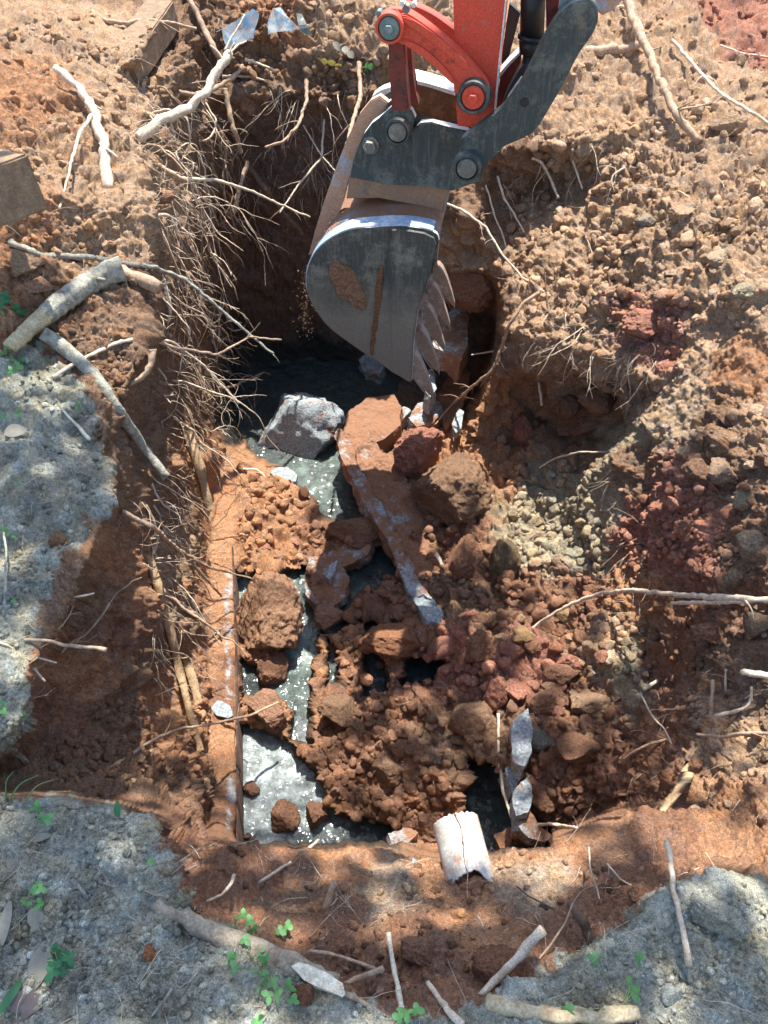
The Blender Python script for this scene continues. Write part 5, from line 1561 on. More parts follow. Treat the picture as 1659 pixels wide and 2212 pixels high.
slab('blue grey lump lying under the bucket bottom', [(772, 775), (800, 760), (830, 790), (820, 812), (785, 802)], .06, .1, M_CONC, rough=.01)
slab('half sunk concrete chunk left of the dark sludge pocket', [(704, 1208), (728, 1188), (760, 1165), (792, 1146), (803, 1165), (792, 1198), (760, 1218), (728, 1230)], .02, .1, M_CONCD, rough=.012, z=-1.46)
slab('upturned grey concrete chunk in the sludge channel', [(655, 1240), (668, 1208), (700, 1200), (742, 1228), (757, 1255), (742, 1288), (715, 1306), (680, 1302), (660, 1280)], 0, .12, M_CONCD, tilt=(0, .2), rough=.012, z=-1.46)
slab('thin grey flake beside the upturned chunk', [(703, 1245), (712, 1222), (728, 1212), (724, 1232), (712, 1252)], 0, .03, M_CONC, rough=.004, z=-1.42)
slab('upper piece of broken tank edge right of the sludge hole', [(1106, 1560), (1122, 1545), (1140, 1532), (1146, 1580), (1142, 1625), (1130, 1652), (1108, 1645), (1104, 1600)], 0, .12, M_CONC, rough=.010, z=-1.16)
slab('lower piece of broken tank edge right of the sludge hole', [(1108, 1712), (1125, 1690), (1144, 1674), (1146, 1720), (1136, 1752), (1116, 1760)], 0, .15, M_CONC, rough=.010, z=-1.2)
slab('narrow blue shard between the broken tank edges', [(1090, 1660), (1104, 1640), (1122, 1662), (1120, 1700), (1106, 1712)], 0, .12, M_CONC, rough=.008, z=-1.28)
slab('dark broken concrete at the bottom of the sludge hole', [(1118, 1757), (1140, 1752), (1168, 1778), (1192, 1806), (1180, 1822), (1140, 1812), (1118, 1785)], 0, .15, M_CONCD, rough=.010, z=-1.24)
slab('brown slab corner half under the near rim', [(1070, 1805), (1100, 1790), (1135, 1805), (1130, 1835), (1085, 1840)], 0, .1, M_CONCE, rough=.01, z=-1.4)
slab('small pale stone chip left of the white pipe', [(875, 1856), (892, 1848), (912, 1868), (910, 1878), (886, 1874)], .015, .02, M_CONC, rough=.004, cat='stone', name='stone')
slab('grey slab corner poking up behind the near rim', [(838, 1800), (870, 1785), (900, 1800), (880, 1820), (845, 1825)], 0, .08, M_CONCD, rough=.01, z=-1.42)
slab('bluish concrete patch exposed on the tank rim', [(455, 1530), (470, 1515), (498, 1520), (506, 1545), (492, 1552), (468, 1545)], .02, .04, M_CONC, rough=.006)

M_EDGE = metal_material('dark_rusted_edge', (.05, .028, .02), (.12, .06, .035), (.16, .09, .06), .5, .6, .8, scale=30)
# tank rim: concrete wall top buried in the left floor with a rusty steel edge
tank = empty('tank_wall', at_z(476, 1400, -1.43), label='earth covered concrete tank rim with thin rusty steel edge', cat='tank wall')


def strip_along(name, left, right, z0, z1, material, parent, segs=60, rough=.004, **kw):
    lp = smooth_path([at_z(u, v, z1) for u, v in left], .02)
    rp = smooth_path([at_z(u, v, z1) for u, v in right], .02)
    n = min(len(lp), len(rp), 400)
    a = [lp[int(i * (len(lp) - 1) / (n - 1))] for i in range(n)]
    b_ = [rp[int(i * (len(rp) - 1) / (n - 1))] for i in range(n)]
    VS, F = [], []
    m = 10
    for i in range(n):
        row = [a[i] + Vector((0, 0, z0 - z1))] + [a[i].lerp(b_[i], j / (m - 1)) for j in range(m)] + [b_[i] + Vector((0, 0, z0 - z1))]
        for p_ in row:
            VS.append(p_[:])
    w = m + 2
    for i in range(n - 1):
        for j in range(w - 1):
            F.append((i * w + j, i * w + j + 1, (i + 1) * w + j + 1, (i + 1) * w + j))
    VS = np.array(VS)
    VS[:, 2] += fbm(VS * 25, 3) * rough
    VS[:, 0] += fbm(VS * 25 + 9, 3) * rough * .5
    return link(name, mesh_np(name, VS, np.array(F), material, True), parent, **kw)


strip_along('rim', [(484, 1040), (462, 1150), (450, 1400), (444, 1600), (442, 1840)], [(500, 1040), (504, 1200), (508, 1500), (510, 1840)], -1.56, -1.447, M_RIM, tank, rough=.02)
strip_along('steel_edge', [(500, 1180), (505, 1300), (509, 1500), (511, 1840)], [(503, 1180), (508, 1300), (512, 1500), (514.5, 1840)], -1.62, -1.403, M_EDGE, tank, rough=.002)

# ------------------------------------------------------------------ timber beams
def beam(label, axis_a, axis_b, w, h, seedn):
    a, b_ = Vector(axis_a), Vector(axis_b)
    d = (b_ - a).normalized()
    s = d.cross(Vector((0, 0, 1))).normalized()
    up = s.cross(d)
    bm = bmesh.new()
    ring = []
    for p_ in (a, b_):
        ring.append([bm.verts.new(p_ + s * w * x + up * h * y_) for x, y_ in ((-.5, -.5), (.5, -.5), (.5, .5), (-.5, .5))])
    for i in range(4):
        bm.faces.new((ring[0][i], ring[0][(i + 1) % 4], ring[1][(i + 1) % 4], ring[1][i]))
    bm.faces.new(ring[0])
    bm.faces.new(ring[1][::-1])
    bmesh.ops.bevel(bm, geom=bm.edges[:], offset=.006, segments=2, affect='EDGES')
    bmesh.ops.triangulate(bm, faces=bm.faces)
    for _ in range(4):
        bmesh.ops.subdivide_edges(bm, edges=[e for e in bm.edges if e.calc_length() > .02], cuts=1)
        bmesh.ops.triangulate(bm, faces=[f_ for f_ in bm.faces if len(f_.verts) > 3])
    for v_ in bm.verts:
        v_.co += Vector([mnoise.noise(v_.co * 18 + Vector((seedn + k * 9, 0, 0))) * .004 for k in range(3)])
    return link('timber_beam', bm_mesh('timber_beam', bm, M_BEAM), label=label, cat='timber')


BA, BB = at_z(293, 158, .345), at_z(366, 52, .405)
BD = (BB - BA).normalized()
BS = BD.cross(Vector((0, 0, 1))).normalized()
beam('weathered timber beam poking out of the upper left bank', BA - BS * .065 - BD * .02, BB - BS * .065 + BD * .1, .14, .13, 3)
beam('cut timber block at the left frame edge', at_depth(-60, 392, 2.45), at_depth(16, 418, 2.28), .20, .16, 9)


# ------------------------------------------------------------------ blue metal sheets, pipe
def sheet(label, outline, dep, bend, material, thick=.004):
    dep = min(depth_of(surf(u, v)) for u, v in outline) - .10
    pts = [at_depth(u, v, dep + bend * math.sin((u - outline[0][0]) * .05)) for u, v in outline]
    bm = bmesh.new()
    f1 = bm.faces.new([bm.verts.new(p_) for p_ in pts])
    bmesh.ops.triangulate(bm, faces=bm.faces)
    for _ in range(3):
        bmesh.ops.subdivide_edges(bm, edges=[e for e in bm.edges if e.calc_length() > .02], cuts=1)
        bmesh.ops.triangulate(bm, faces=[f_ for f_ in bm.faces if len(f_.verts) > 3])
    for v_ in bm.verts:
        v_.co += Vector((0, mnoise.noise(v_.co * 9) * .02, mnoise.noise(v_.co * 30) * .004))
    g = bmesh.ops.extrude_face_region(bm, geom=bm.faces[:])
    for v_ in g['geom']:
        if isinstance(v_, bmesh.types.BMVert):
            v_.co += Vector((0, thick, -thick * .4))
    return link('metal_sheet', bm_mesh('metal_sheet', bm, material), label=label, cat='metal sheet')


sheet('torn blue and grey metal sheet hanging from the rear bank, left one', [(478, 62), (505, 48), (545, 18), (560, 30), (556, 48), (551, 60), (548, 82), (530, 88), (508, 98), (495, 106), (486, 95)], 4.28, .05, M_BLUEMETAL)
sheet('bent blue metal sheet right of the larger sheet', [(578, 50), (590, 18), (606, 16), (625, 40), (648, 62), (632, 66), (600, 68), (580, 74)], 4.26, .03, M_BLUEMETAL)
sheet('dark narrow metal strip beside the blue sheets', [(640, 28), (652, 30), (668, 60), (674, 78), (660, 74), (646, 62)], 4.24, .02, M_BLACK)

pipe = empty('white_pipe', surf(1000, 1860), label='broken white plastic pipe covered with earth smears on the near rim', cat='pipe')
pa, pb = at_depth(984, 1775, 1.95), at_depth(1022, 1925, 1.84)
ax = (pb - pa)
L_ = ax.length
axn = ax.normalized()
sidev = Vector((1, 0, 0))
sidev = (sidev - axn * sidev.dot(axn)).normalized()
upv = sidev.cross(axn)
if upv.z < 0:
    upv = -upv
RP = .058
for rad, nm in ((RP, 'pipe_wall'),):
    VS, F = [], []
    na, nl = 56, 44
    for shell_r in (rad, rad - .005):
        for i in range(na + 1):
            an = -math.pi * .60 + 1.2 * math.pi * i / na
            # broken near end: long at the right side, notched in the middle
            s = math.sin(an)
            e = L_ * (.90 + .30 * max(0, s) ** 2 - .07 * max(0, math.cos(an * 1.8)) + .05 * mnoise.noise(Vector((i * .35, 3, 0))) + .03 * mnoise.noise(Vector((i * 1.3, 9, 0))))
            st = .006 * mnoise.noise(Vector((i * .5, 1, 5)))
            for j in range(nl + 1):
                t = st + (e - st) * j / nl
                VS.append((pa + axn * t + sidev * (math.sin(an) * shell_r) + upv * (math.cos(an) * shell_r))[:])
    w = nl + 1
    o2 = (na + 1) * w
    for i in range(na):
        for j in range(nl):
            q0 = i * w + j
            F.append((q0, q0 + 1, q0 + w + 1, q0 + w))
            F.append((o2 + q0, o2 + q0 + w, o2 + q0 + w + 1, o2 + q0 + 1))
        F.append((i * w, (i + 1) * w, o2 + (i + 1) * w, o2 + i * w))
        F.append((i * w + nl, o2 + i * w + nl, o2 + (i + 1) * w + nl, (i + 1) * w + nl))
    for i in (0, na):
        for j in range(nl):
            q0 = i * w + j
            F.append((q0, q0 + 1, o2 + q0 + 1, o2 + q0) if i else (q0, o2 + q0, o2 + q0 + 1, q0 + 1))
    link(nm, mesh_np(nm, np.array(VS), np.array(F), M_PIPE, True), pipe)
cr = smooth_path([pa + axn * t + upv * (RP * math.cos(an) + .0006) + sidev * (RP * math.sin(an)) for t, an in ((0, -.12), (.04, -.02), (.08, -.1), (.12, -.22), (.15, -.2))], .006)
v, f = tube_np(cr, .0018, .001, 5, .3, 4, .001)
link('crack_root', mesh_np('crack_root', v, f, M_ROOTD, True), pipe, label='dark thin rootlet caught along the crack')

for t_, sc_ in ((.5, .05), (.8, .052), (1.02, .052)):
    vs, fs = rock_verts(4, int(t_ * 100), .5, 4)
    o = link('earth_plug', mesh_np('earth_plug', vs * sc_ + np.array((pa + axn * L_ * t_ * .93 - upv * .012)[:]), fs, M_CLOD, True), pipe, label='reddish earth filling the broken pipe end')
    o.color = (.33, .17, .10, 1)
# ------------------------------------------------------------------ excavator
# linkage plane: through Q, normal WD (pointing away from the camera)
YAW = R(10)
WD = Vector((math.sin(YAW), math.cos(YAW), 0))
RT = Vector((math.cos(YAW), -math.sin(YAW), 0))
Q = Vector((0, 2.62, 0))


def pl(U, V, off=0.0):
    d = Vector(ray(U, V))
    t = (Q - Vector((0, 0, CAMH))).dot(WD) / d.dot(WD)
    return Vector((0, 0, CAMH)) + d * t + WD * off


def pld(U, V, off):
    """the pixel's point on the parallel plane off metres further away"""
    d = Vector(ray(U, V))
    t = ((Q - Vector((0, 0, CAMH))).dot(WD) + off) / d.dot(WD)
    return Vector((0, 0, CAMH)) + d * t


rig = empty('excavator_arm', pl(1000, 200), label='red excavator arm with black linkage and digging bucket over the pit', cat='excavator')


def plate(name, outline, off, thick, material, parent, bevel=.004, smooth=False, edge_mat=None, holes=None, **kw):
    """outline seen on the plane at off; extruded away by thick"""
    pts = [pld(u, v, off) for u, v in outline]
    bm = bmesh.new()
    A = [bm.verts.new(p_) for p_ in pts]
    B = [bm.verts.new(p_ + WD * thick) for p_ in pts]
    bm.faces.new(A)
    bm.faces.new(B[::-1])
    n = len(pts)
    sides = []
    for i in range(n):
        sides.append(bm.faces.new((A[i], B[i], B[(i + 1) % n], A[(i + 1) % n])))
    if edge_mat:
        for s_ in sides:
            s_.material_index = 1
    if bevel:
        bmesh.ops.bevel(bm, geom=[e for e in bm.edges if (e.verts[0] in A and e.verts[1] in A) or (e.verts[0] in B and e.verts[1] in B)], offset=bevel, segments=2, affect='EDGES')
    me = bm_mesh(name, bm, material)
    if edge_mat:
        me.materials.append(edge_mat)
    return link(name, me, parent, **kw)


def rnd(outline, it=2):
    """chaikin"""
    for _ in range(it):
        o = []
        n = len(outline)
        for i in range(n):
            a, b2 = outline[i], outline[(i + 1) % n]
            o += [(a[0] * .75 + b2[0] * .25, a[1] * .75 + b2[1] * .25), (a[0] * .25 + b2[0] * .75, a[1] * .25 + b2[1] * .75)]
        outline = o
    return outline


def disc(name, U, V, rpx, off, length, material, parent, sides=40, rings=None, **kw):
    """cylinder along WD, front face at off - length. rings: [(r factor, depth)] profile"""
    c = pld(U, V, off)
    r = rpx * depth_of(c) / FPX
    prof = rings or [(1, 0), (1, length * .9), (.93, length)]
    bm = bmesh.new()
    prev_ = None
    up = RT.cross(WD).normalized()
    allr = []
    for fr, dp in prof:
        ring = [bm.verts.new(c - WD * dp + (RT * math.cos(a) + up * math.sin(a)) * r * max(fr, .001)) for a in [2 * math.pi * i / sides for i in range(sides)]]
        allr.append(ring)
    for a, b2 in zip(allr, allr[1:]):
        for i in range(sides):
            bm.faces.new((a[i], a[(i + 1) % sides], b2[(i + 1) % sides], b2[i]))
    bm.faces.new(allr[-1])
    bm.faces.new(allr[0][::-1])
    me = bm_mesh(name, bm, material)
    return link(name, me, parent, **kw)


def pin(name, U, V, rpx, off, parent, boss_mat, mat2, bolt_mat, length=.03, hex_=True, **kw):
    b_ = disc(name, U, V, rpx, off, length, boss_mat, parent, rings=[(1, 0), (1, length * .8), (.95, length), (.80, length), (.78, length * .55)], **kw)
    disc('pin_end', U, V, rpx * .72, off, length, mat2, b_, rings=[(1, 0), (1, length * .9), (.9, length * 1.05)])
    if hex_:
        disc('bolt_head', U, V, rpx * .33, off, length * 1.6, bolt_mat, b_, sides=6, rings=[(1, 0), (1, length * 1.45), (.88, length * 1.55)])
    return b_


# stick (red box arm)
stick_o = plate('boom_stick', [(977, -60), (1094, -60), (1090, 20), (1079, 120), (1071, 200), (1065, 252), (1052, 268), (1035, 277), (988, 273), (985, 230), (984, 180)], .10, .20, M_RED, rig, .005)
# sunlit right edge painted as a pale strip, and lower lip of the stick
plate('lit_edge', [(1091, 0), (1094.5, 0), (1080, 140), (1069.5, 250), (1066, 252), (1076, 140)], .094, .01, M_BRIGHT, stick_o, 0)

# curved red links, near and far
arc = [(872, 24), (900, 40), (935, 66), (968, 94), (990, 112), (1012, 135), (1033, 160), (1052, 180), (1057, 205), (1050, 226), (1032, 238), (1010, 234), (994, 218), (986, 190), (962, 160), (935, 132), (905, 108), (876, 90), (850, 86), (828, 78), (816, 58), (818, 36), (832, 24), (850, 20)]
def flat_link(name, outline, off, thick, parent, **kw):
    return plate(name, outline, off, thick, M_RED, parent, .010, **kw)


ln = flat_link('curved_link', rnd(arc, 1), .02, .05, rig)
plate('link_flange', rnd([(868, 30), (905, 50), (940, 76), (975, 106), (1000, 128), (1020, 148), (1012, 154), (990, 140), (960, 112), (930, 88), (900, 66), (866, 48)], 1), .010, .014, M_RED, ln, .004)
plate('link_flange', rnd([(870, 82), (905, 98), (935, 120), (962, 148), (986, 176), (980, 186), (955, 160), (925, 132), (895, 110), (868, 96)], 1), .010, .014, M_RED, ln, .004)
ln2 = flat_link('curved_link', rnd([(870, 6), (905, 16), (940, 34), (975, 60), (1000, 80), (1000, 130), (960, 96), (930, 70), (900, 50), (868, 40)], 1), .30, .05, rig)
pin('pin_boss', 844, 56, 31, .02, rig, M_RED, M_GREYBOLT, M_GREYBOLT, .028)
pin('pin_boss', 1024, 203, 34, .02, rig, M_BLACK, M_RED, M_RED, .034)
disc('boss_ring', 1024, 203, 40, .095, .01, M_BLACK, rig)
# vertical link (two rails)
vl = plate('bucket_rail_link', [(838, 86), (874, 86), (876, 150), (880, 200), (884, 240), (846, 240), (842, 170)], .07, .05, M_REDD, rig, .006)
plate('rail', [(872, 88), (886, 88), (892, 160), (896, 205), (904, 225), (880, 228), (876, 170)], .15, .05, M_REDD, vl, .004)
# grease nipple and hose fittings on top of the first pin
top = disc('grease_fitting', 880, 14, 9, .0, .03, M_PIN, rig, sides=8)
disc('fitting_nut', 896, 6, 6, .0, .025, M_BRIGHT, top, sides=6)
disc('fitting_nut', 872, 2, 6, -.01, .03, M_BRIGHT, top, sides=6)
disc('fitting_nut', 822, 24, 7, .03, .03, M_GREYBOLT, rig, sides=6)

# black S link near + far, hole
slink = [(998, 330), (992, 305), (1012, 290), (1031, 276), (1055, 258), (1074, 244), (1092, 226), (1108, 206), (1124, 182), (1138, 156), (1152, 126), (1166, 98), (1182, 68), (1200, 40), (1222, 16), (1246, 3), (1266, 0), (1284, 10), (1293, 30), (1290, 52), (1276, 80), (1256, 106), (1240, 134), (1226, 164), (1210, 194), (1192, 224), (1176, 252), (1160, 276), (1140, 294), (1112, 306), (1088, 316), (1068, 330), (1054, 352), (1042, 378), (1024, 390), (1004, 386), (990, 368), (988, 348)]
sl_o = plate('s_shaped_link', rnd(slink, 1), -.035, .045, M_BLACK, rig, .006)
plate('s_shaped_link', rnd(slink, 1), .36, .045, M_BLACK, rig, .004)
disc('link_hole', 1133, 220, 10, -.0345, .002, M_CYL, sl_o)
disc('hole_rim', 1133, 220, 12, -.033, .003, M_BLACK, sl_o, rings=[(1, 0), (1, .003), (.86, .003), (.84, .0)])
pin('pin_boss', 1011, 352, 30, -.035, rig, M_BLACK, M_PIN, M_PIN, .045, False)
disc('pin_cap', 1011, 352, 15, -.06, .035, M_PIN, rig)
disc('top_pin_boss', 1262, 22, 28, -.0, .03, M_BLACK, rig)
plate('steel_bracket', [(1285, -30), (1345, -30), (1340, 5), (1322, 24), (1300, 34), (1285, 20)], .05, .16, M_SHELL, rig, .004)
plate('rod_end_guard', [(1218, -20), (1258, -20), (1240, 10), (1216, 32), (1206, 20)], .02, .2, M_GREYBOLT, rig, .004)


# hydraulic cylinder
def cyl_between(name, A, B, r0, r1, material, parent, sides=32, **kw):
    d = (B - A).normalized()
    s = d.cross(WD).normalized()
    t = s.cross(d)
    bm = bmesh.new()
    ra = [bm.verts.new(A + (s * math.cos(x) + t * math.sin(x)) * r0) for x in [2 * math.pi * i / sides for i in range(sides)]]
    rb = [bm.verts.new(B + (s * math.cos(x) + t * math.sin(x)) * r1) for x in [2 * math.pi * i / sides for i in range(sides)]]
    for i in range(sides):
        bm.faces.new((ra[i], ra[(i + 1) % sides], rb[(i + 1) % sides], rb[i]))
    bm.faces.new(ra)
    bm.faces.new(rb[::-1])
    me = bm_mesh(name, bm, material)
    for p_ in me.polygons:
        p_.use_smooth = len(p_.vertices) == 4
    return link(name, me, parent, **kw)


kp = depth_of(pld(1150, 50, .18)) / FPX
cy = cyl_between('hydraulic_cylinder', pld(1153, -60, .18), pld(1149, 78, .18), 26 * kp, 26 * kp, M_CYL, rig)
cyl_between('collar', pld(1149, 74, .18), pld(1147, 84, .18), 30 * kp, 30 * kp, M_CYL, cy)
cyl_between('gland', pld(1147, 84, .18), pld(1146, 112, .18), 26 * kp, 25 * kp, M_CYL, cy)
cyl_between('rod', pld(1146, 110, .18), pld(1136, 220, .18), 16 * kp, 16 * kp, M_CYL, cy)
plate('rod_eye', rnd([(1110, 170), (1136, 130), (1168, 120), (1172, 170), (1150, 230), (1105, 250), (1080, 262), (1085, 220)], 2), .16, .08, M_CYL, rig, .006)
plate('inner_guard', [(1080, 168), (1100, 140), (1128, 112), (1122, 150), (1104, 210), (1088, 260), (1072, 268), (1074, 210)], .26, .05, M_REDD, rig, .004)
plate('guard_edge', [(1074, 164), (1098, 136), (1127, 108), (1129, 112), (1101, 141), (1078, 170)], .25, .07, M_BRIGHT, rig, 0)
hose = smooth_path([pld(1100, 246, .12), pld(1108, 215, .12), pld(1122, 190, .12), pld(1142, 168, .12)], .01)
v, f = tube_np(hose, .006, .006, 10, .0, 1)
link('hose', mesh_np('hose', v, f, M_CYL, True), rig)
hose = smooth_path([pld(1090, 250, .10), pld(1096, 215, .10), pld(1110, 190, .10), pld(1128, 165, .10)], .01)
v, f = tube_np(hose, .003, .003, 10, .0, 1)
link('hose', mesh_np('hose', v, f, M_BRIGHT, True), rig)
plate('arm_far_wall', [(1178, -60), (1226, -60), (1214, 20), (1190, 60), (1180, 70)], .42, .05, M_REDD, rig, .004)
plate('arm_far_wall', [(1100, 8), (1124, 30), (1100, 120), (1090, 160), (1082, 130)], .40, .03, M_CYL, rig, .004)

# ---- bucket
BW = .80        # bucket width away from the camera
bk = empty('bucket', pl(800, 600))
bk.parent = rig
bk.matrix_parent_inverse = Matrix.Translation(-rig.location)
bk.location = pl(800, 600)


def blink(name, me, **kw):
    o = bpy.data.objects.new(name, me)
    COL.objects.link(o)
    o.parent = bk
    o.matrix_parent_inverse = Matrix.Translation(-bk.location)
    return props(o, **kw)


prof_px = [(945, 522), (940, 508), (918, 498), (880, 492), (847, 491), (807, 494), (757, 500), (716, 519), (687, 544), (670, 574), (665, 604), (668, 632), (678, 657), (709, 701), (757, 739), (805, 772), (850, 800), (888, 822)]
front_px = [(892, 735), (901, 667), (926, 591)]
# densify the curved back
def dens(px, k=3):
    v_ = [Vector((a, b2, 0)) for a, b2 in px]
    out = []
    n = len(v_)
    for i in range(n - 1):
        p0, p1, p2, p3 = v_[max(i - 1, 0)], v_[i], v_[i + 1], v_[min(i + 2, n - 1)]
        for s in range(k):
            t = s / k
            q_ = .5 * ((2 * p1) + (p2 - p0) * t + (2 * p0 - 5 * p1 + 4 * p2 - p3) * t * t + (3 * p1 - p0 - 3 * p2 + p3) * t ** 3)
            out.append((q_.x, q_.y))
    out.append(px[-1])
    return out


prof = dens(prof_px, 4)
# side plates
def side_plate(off, label=None):
    out = [pl(u, v_) for u, v_ in prof + front_px]
    cen_ = sum(out, Vector()) / len(out)
    bm = bmesh.new()
    A = [bm.verts.new(p_ + (p_ - cen_).normalized() * .006 + WD * off) for p_ in out]
    B = [bm.verts.new(v_.co + WD * .018) for v_ in A]
    bm.faces.new(A)
    bm.faces.new(B[::-1])
    n = len(A)
    for i in range(n):
        f_ = bm.faces.new((A[i], B[i], B[(i + 1) % n], A[(i + 1) % n]))
        f_.material_index = 1
    bmesh.ops.bevel(bm, geom=[e for e in bm.edges if e.verts[0] in A and e.verts[1] in A], offset=.003, segments=2, affect='EDGES')
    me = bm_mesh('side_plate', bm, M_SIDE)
    me.materials.append(M_BRIGHT)
    return blink('side_plate', me)


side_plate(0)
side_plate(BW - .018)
# reinforced front half of the near side: a raised cheek right of the crease
ck = [pl(u, v_) - WD * .001 for u, v_ in [(848, 493), (880, 494), (917, 500), (938, 510), (943, 524), (925, 592), (900, 668), (891, 735), (887, 820), (850, 799), (806, 771), (812, 720), (822, 660), (832, 600), (842, 545)]]
bm = bmesh.new()
A = [bm.verts.new(p_ - WD * (.016 if i < 10 else .004)) for i, p_ in enumerate(ck)]
B = [bm.verts.new(p_ + WD * .004) for p_ in ck]
bmesh.ops.triangulate(bm, faces=[bm.faces.new(A)])
for i in range(len(A)):
    bm.faces.new((A[i], B[i], B[(i + 1) % len(A)], A[(i + 1) % len(A)]))
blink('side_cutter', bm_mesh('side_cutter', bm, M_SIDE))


def mud_patch(name, outline, thick, parent_link, off, seedn, col, **kw):
    pts = [pl(u, v_) for u, v_ in rnd(outline, 1)]
    bm = bmesh.new()
    bm.faces.new([bm.verts.new(p_ - WD * off) for p_ in pts])
    bmesh.ops.triangulate(bm, faces=bm.faces)
    for _ in range(5):
        ed = [e for e in bm.edges if e.calc_length() > .007]
        if not ed:
            break
        bmesh.ops.subdivide_edges(bm, edges=ed, cuts=1)
        bmesh.ops.triangulate(bm, faces=[f_ for f_ in bm.faces if len(f_.verts) > 3])
    ed = {v_.index for e in bm.edges if e.is_boundary for v_ in e.verts}
    bm.verts.index_update()
    ed = set(v_ for e in bm.edges if e.is_boundary for v_ in e.verts)
    for v_ in bm.verts:
        h = 0 if v_ in ed else thick * (.55 + .7 * mnoise.noise(v_.co * 25 + Vector((seedn, 0, 0))) + .45 * mnoise.noise(v_.co * 70))
        jit = Vector((mnoise.noise(v_.co * 50), 0, mnoise.noise(v_.co * 50 + Vector((5, 5, 5))))) * .008
        v_.co += -WD * h + (jit if v_ in ed else Vector())
    o = blink(name, bm_mesh(name, bm, M_MUD, True), **kw)
    o.color = (*col, 1)
    return o


mud_patch('mud_patch', [(712, 572), (722, 560), (738, 566), (752, 572), (764, 585), (776, 605), (785, 628), (792, 655), (790, 670), (772, 668), (762, 650), (740, 648), (728, 630), (722, 610), (712, 596)], .016, bk, .001, 3, (.36, .19, .11), label='dried orange mud stuck on the bucket side')
mud_patch('mud_streak', [(818, 574), (828, 572), (826, 620), (820, 680), (814, 730), (806, 768), (799, 764), (803, 720), (810, 660), (814, 610)], .006, bk, .003, 9, (.28, .13, .065), label='orange mud streak along the bucket crease')

# shell (curved back sheet between the side plates)
bm = bmesh.new()
NW = 24
grid_ = []
for u, v_ in prof:
    p_ = pl(u, v_)
    grid_.append([bm.verts.new(p_ + WD * (BW * (.018 + .964 * j / NW))) for j in range(NW + 1)])
for a, b2 in zip(grid_, grid_[1:]):
    for j in range(NW):
        bm.faces.new((a[j], a[j + 1], b2[j + 1], b2[j]))
g = bmesh.ops.solidify(bm, geom=bm.faces[:], thickness=.012)
blink('shell', bm_mesh('shell', bm, M_SHELL, True))
# wear strip running round near the near edge
bm = bmesh.new()
gr = []
cc_ = sum([pl(u, v_) for u, v_ in prof], Vector()) / len(prof)
for u, v_ in prof[6:44]:
    p_ = pl(u, v_)
    o_ = (p_ - cc_).normalized() * .010
    gr.append([bm.verts.new(p_ + o_ + WD * w) for w in (.004, .075)] + [bm.verts.new(p_ - o_ * .3 + WD * w) for w in (.075, .004)])
for a, b2 in zip(gr, gr[1:]):
    for j in range(4):
        bm.faces.new((a[j], a[(j + 1) % 4], b2[(j + 1) % 4], b2[j]))
bm.faces.new(gr[0])
bm.faces.new(gr[-1][::-1])
blink('wear_strip', bm_mesh('wear_strip', bm, M_STRIP))
# cutting lip
lipA = [pl(884, 790), pl(890, 826), pl(876, 818), pl(872, 790)]
bm = bmesh.new()
A = [bm.verts.new(p_ + WD * .018) for p_ in lipA]
B = [bm.verts.new(p_ + WD * (BW - .018)) for p_ in lipA]
bm.faces.new(A)
bm.faces.new(B[::-1])
for i in range(4):
    bm.faces.new((A[i], B[i], B[(i + 1) % 4], A[(i + 1) % 4]))
blink('cutting_lip', bm_mesh('cutting_lip', bm, M_TOOTH))

# teeth: profile seen side-on, extruded a little in width, tapering to the tip
TOOTH = [((878, 776), 1), ((892, 772), 1), ((903, 784), .95), ((914, 806), .85), ((926, 838), .7), ((934, 863), .5), ((932, 869), .42), ((926, 867), .45), ((912, 850), .7), ((899, 834), .9), ((886, 822), 1), ((876, 800), 1)]


def tooth_mesh():
    bm = bmesh.new()
    fr, bkk = [], []
    hw = .024
    for (u, v_), w in TOOTH:
        p_ = pl(u, v_)
        fr.append(bm.verts.new(p_ - WD * hw * w))
        bkk.append(bm.verts.new(p_ + WD * hw * w))
    bmesh.ops.triangulate(bm, faces=[bm.faces.new(fr), bm.faces.new(bkk[::-1])])
    n = len(fr)
    for i in range(n):
        bm.faces.new((fr[i], bkk[i], bkk[(i + 1) % n], fr[(i + 1) % n]))
    bmesh.ops.recalc_face_normals(bm, faces=bm.faces)
    bmesh.ops.bevel(bm, geom=bm.edges[:], offset=.004, segments=2, affect='EDGES')
    for v_ in bm.verts:
        v_.co -= bk.location
    return bm_mesh('tooth', bm, M_TOOTH)


tm = tooth_mesh()
for k in range(5):
    o = bpy.data.objects.new('tooth', tm)
    COL.objects.link(o)
    o.parent = bk
    o.location = WD * (.045 + k * (BW - .09) / 4) + RT * .003 * k

# ears (hanger plates) standing on the shell
ear = [(756, 384), (762, 350), (773, 318), (786, 290), (803, 267), (833, 245), (846, 231), (861, 228), (878, 231), (890, 240), (897, 256), (889, 276), (890, 290), (894, 290), (900, 274), (908, 266), (932, 264), (970, 274), (1009, 283), (1040, 300), (1046, 340), (1044, 374), (1035, 391), (1001, 404), (975, 413), (940, 404), (906, 402), (830, 398)]
plate('hanger_plate', ear, .16, .035, M_BLACK, bk, .004, edge_mat=M_BRIGHT)  # on both hanger plates the light along the edges is painted pale
ear2 = [(u + 8, v_ - 4) for u, v_ in ear[:8]] + [(880, 226), (900, 236), (940, 252), (985, 270), (1009, 283), (1040, 300), (1046, 340), (1044, 374), (1035, 391), (1001, 404)]
far = [(u + (829 - u) * .06 + 20, v_ - 36) for u, v_ in ear2]
plate('hanger_plate', far, .52, .035, M_BLACK, bk, .004, edge_mat=M_BRIGHT)
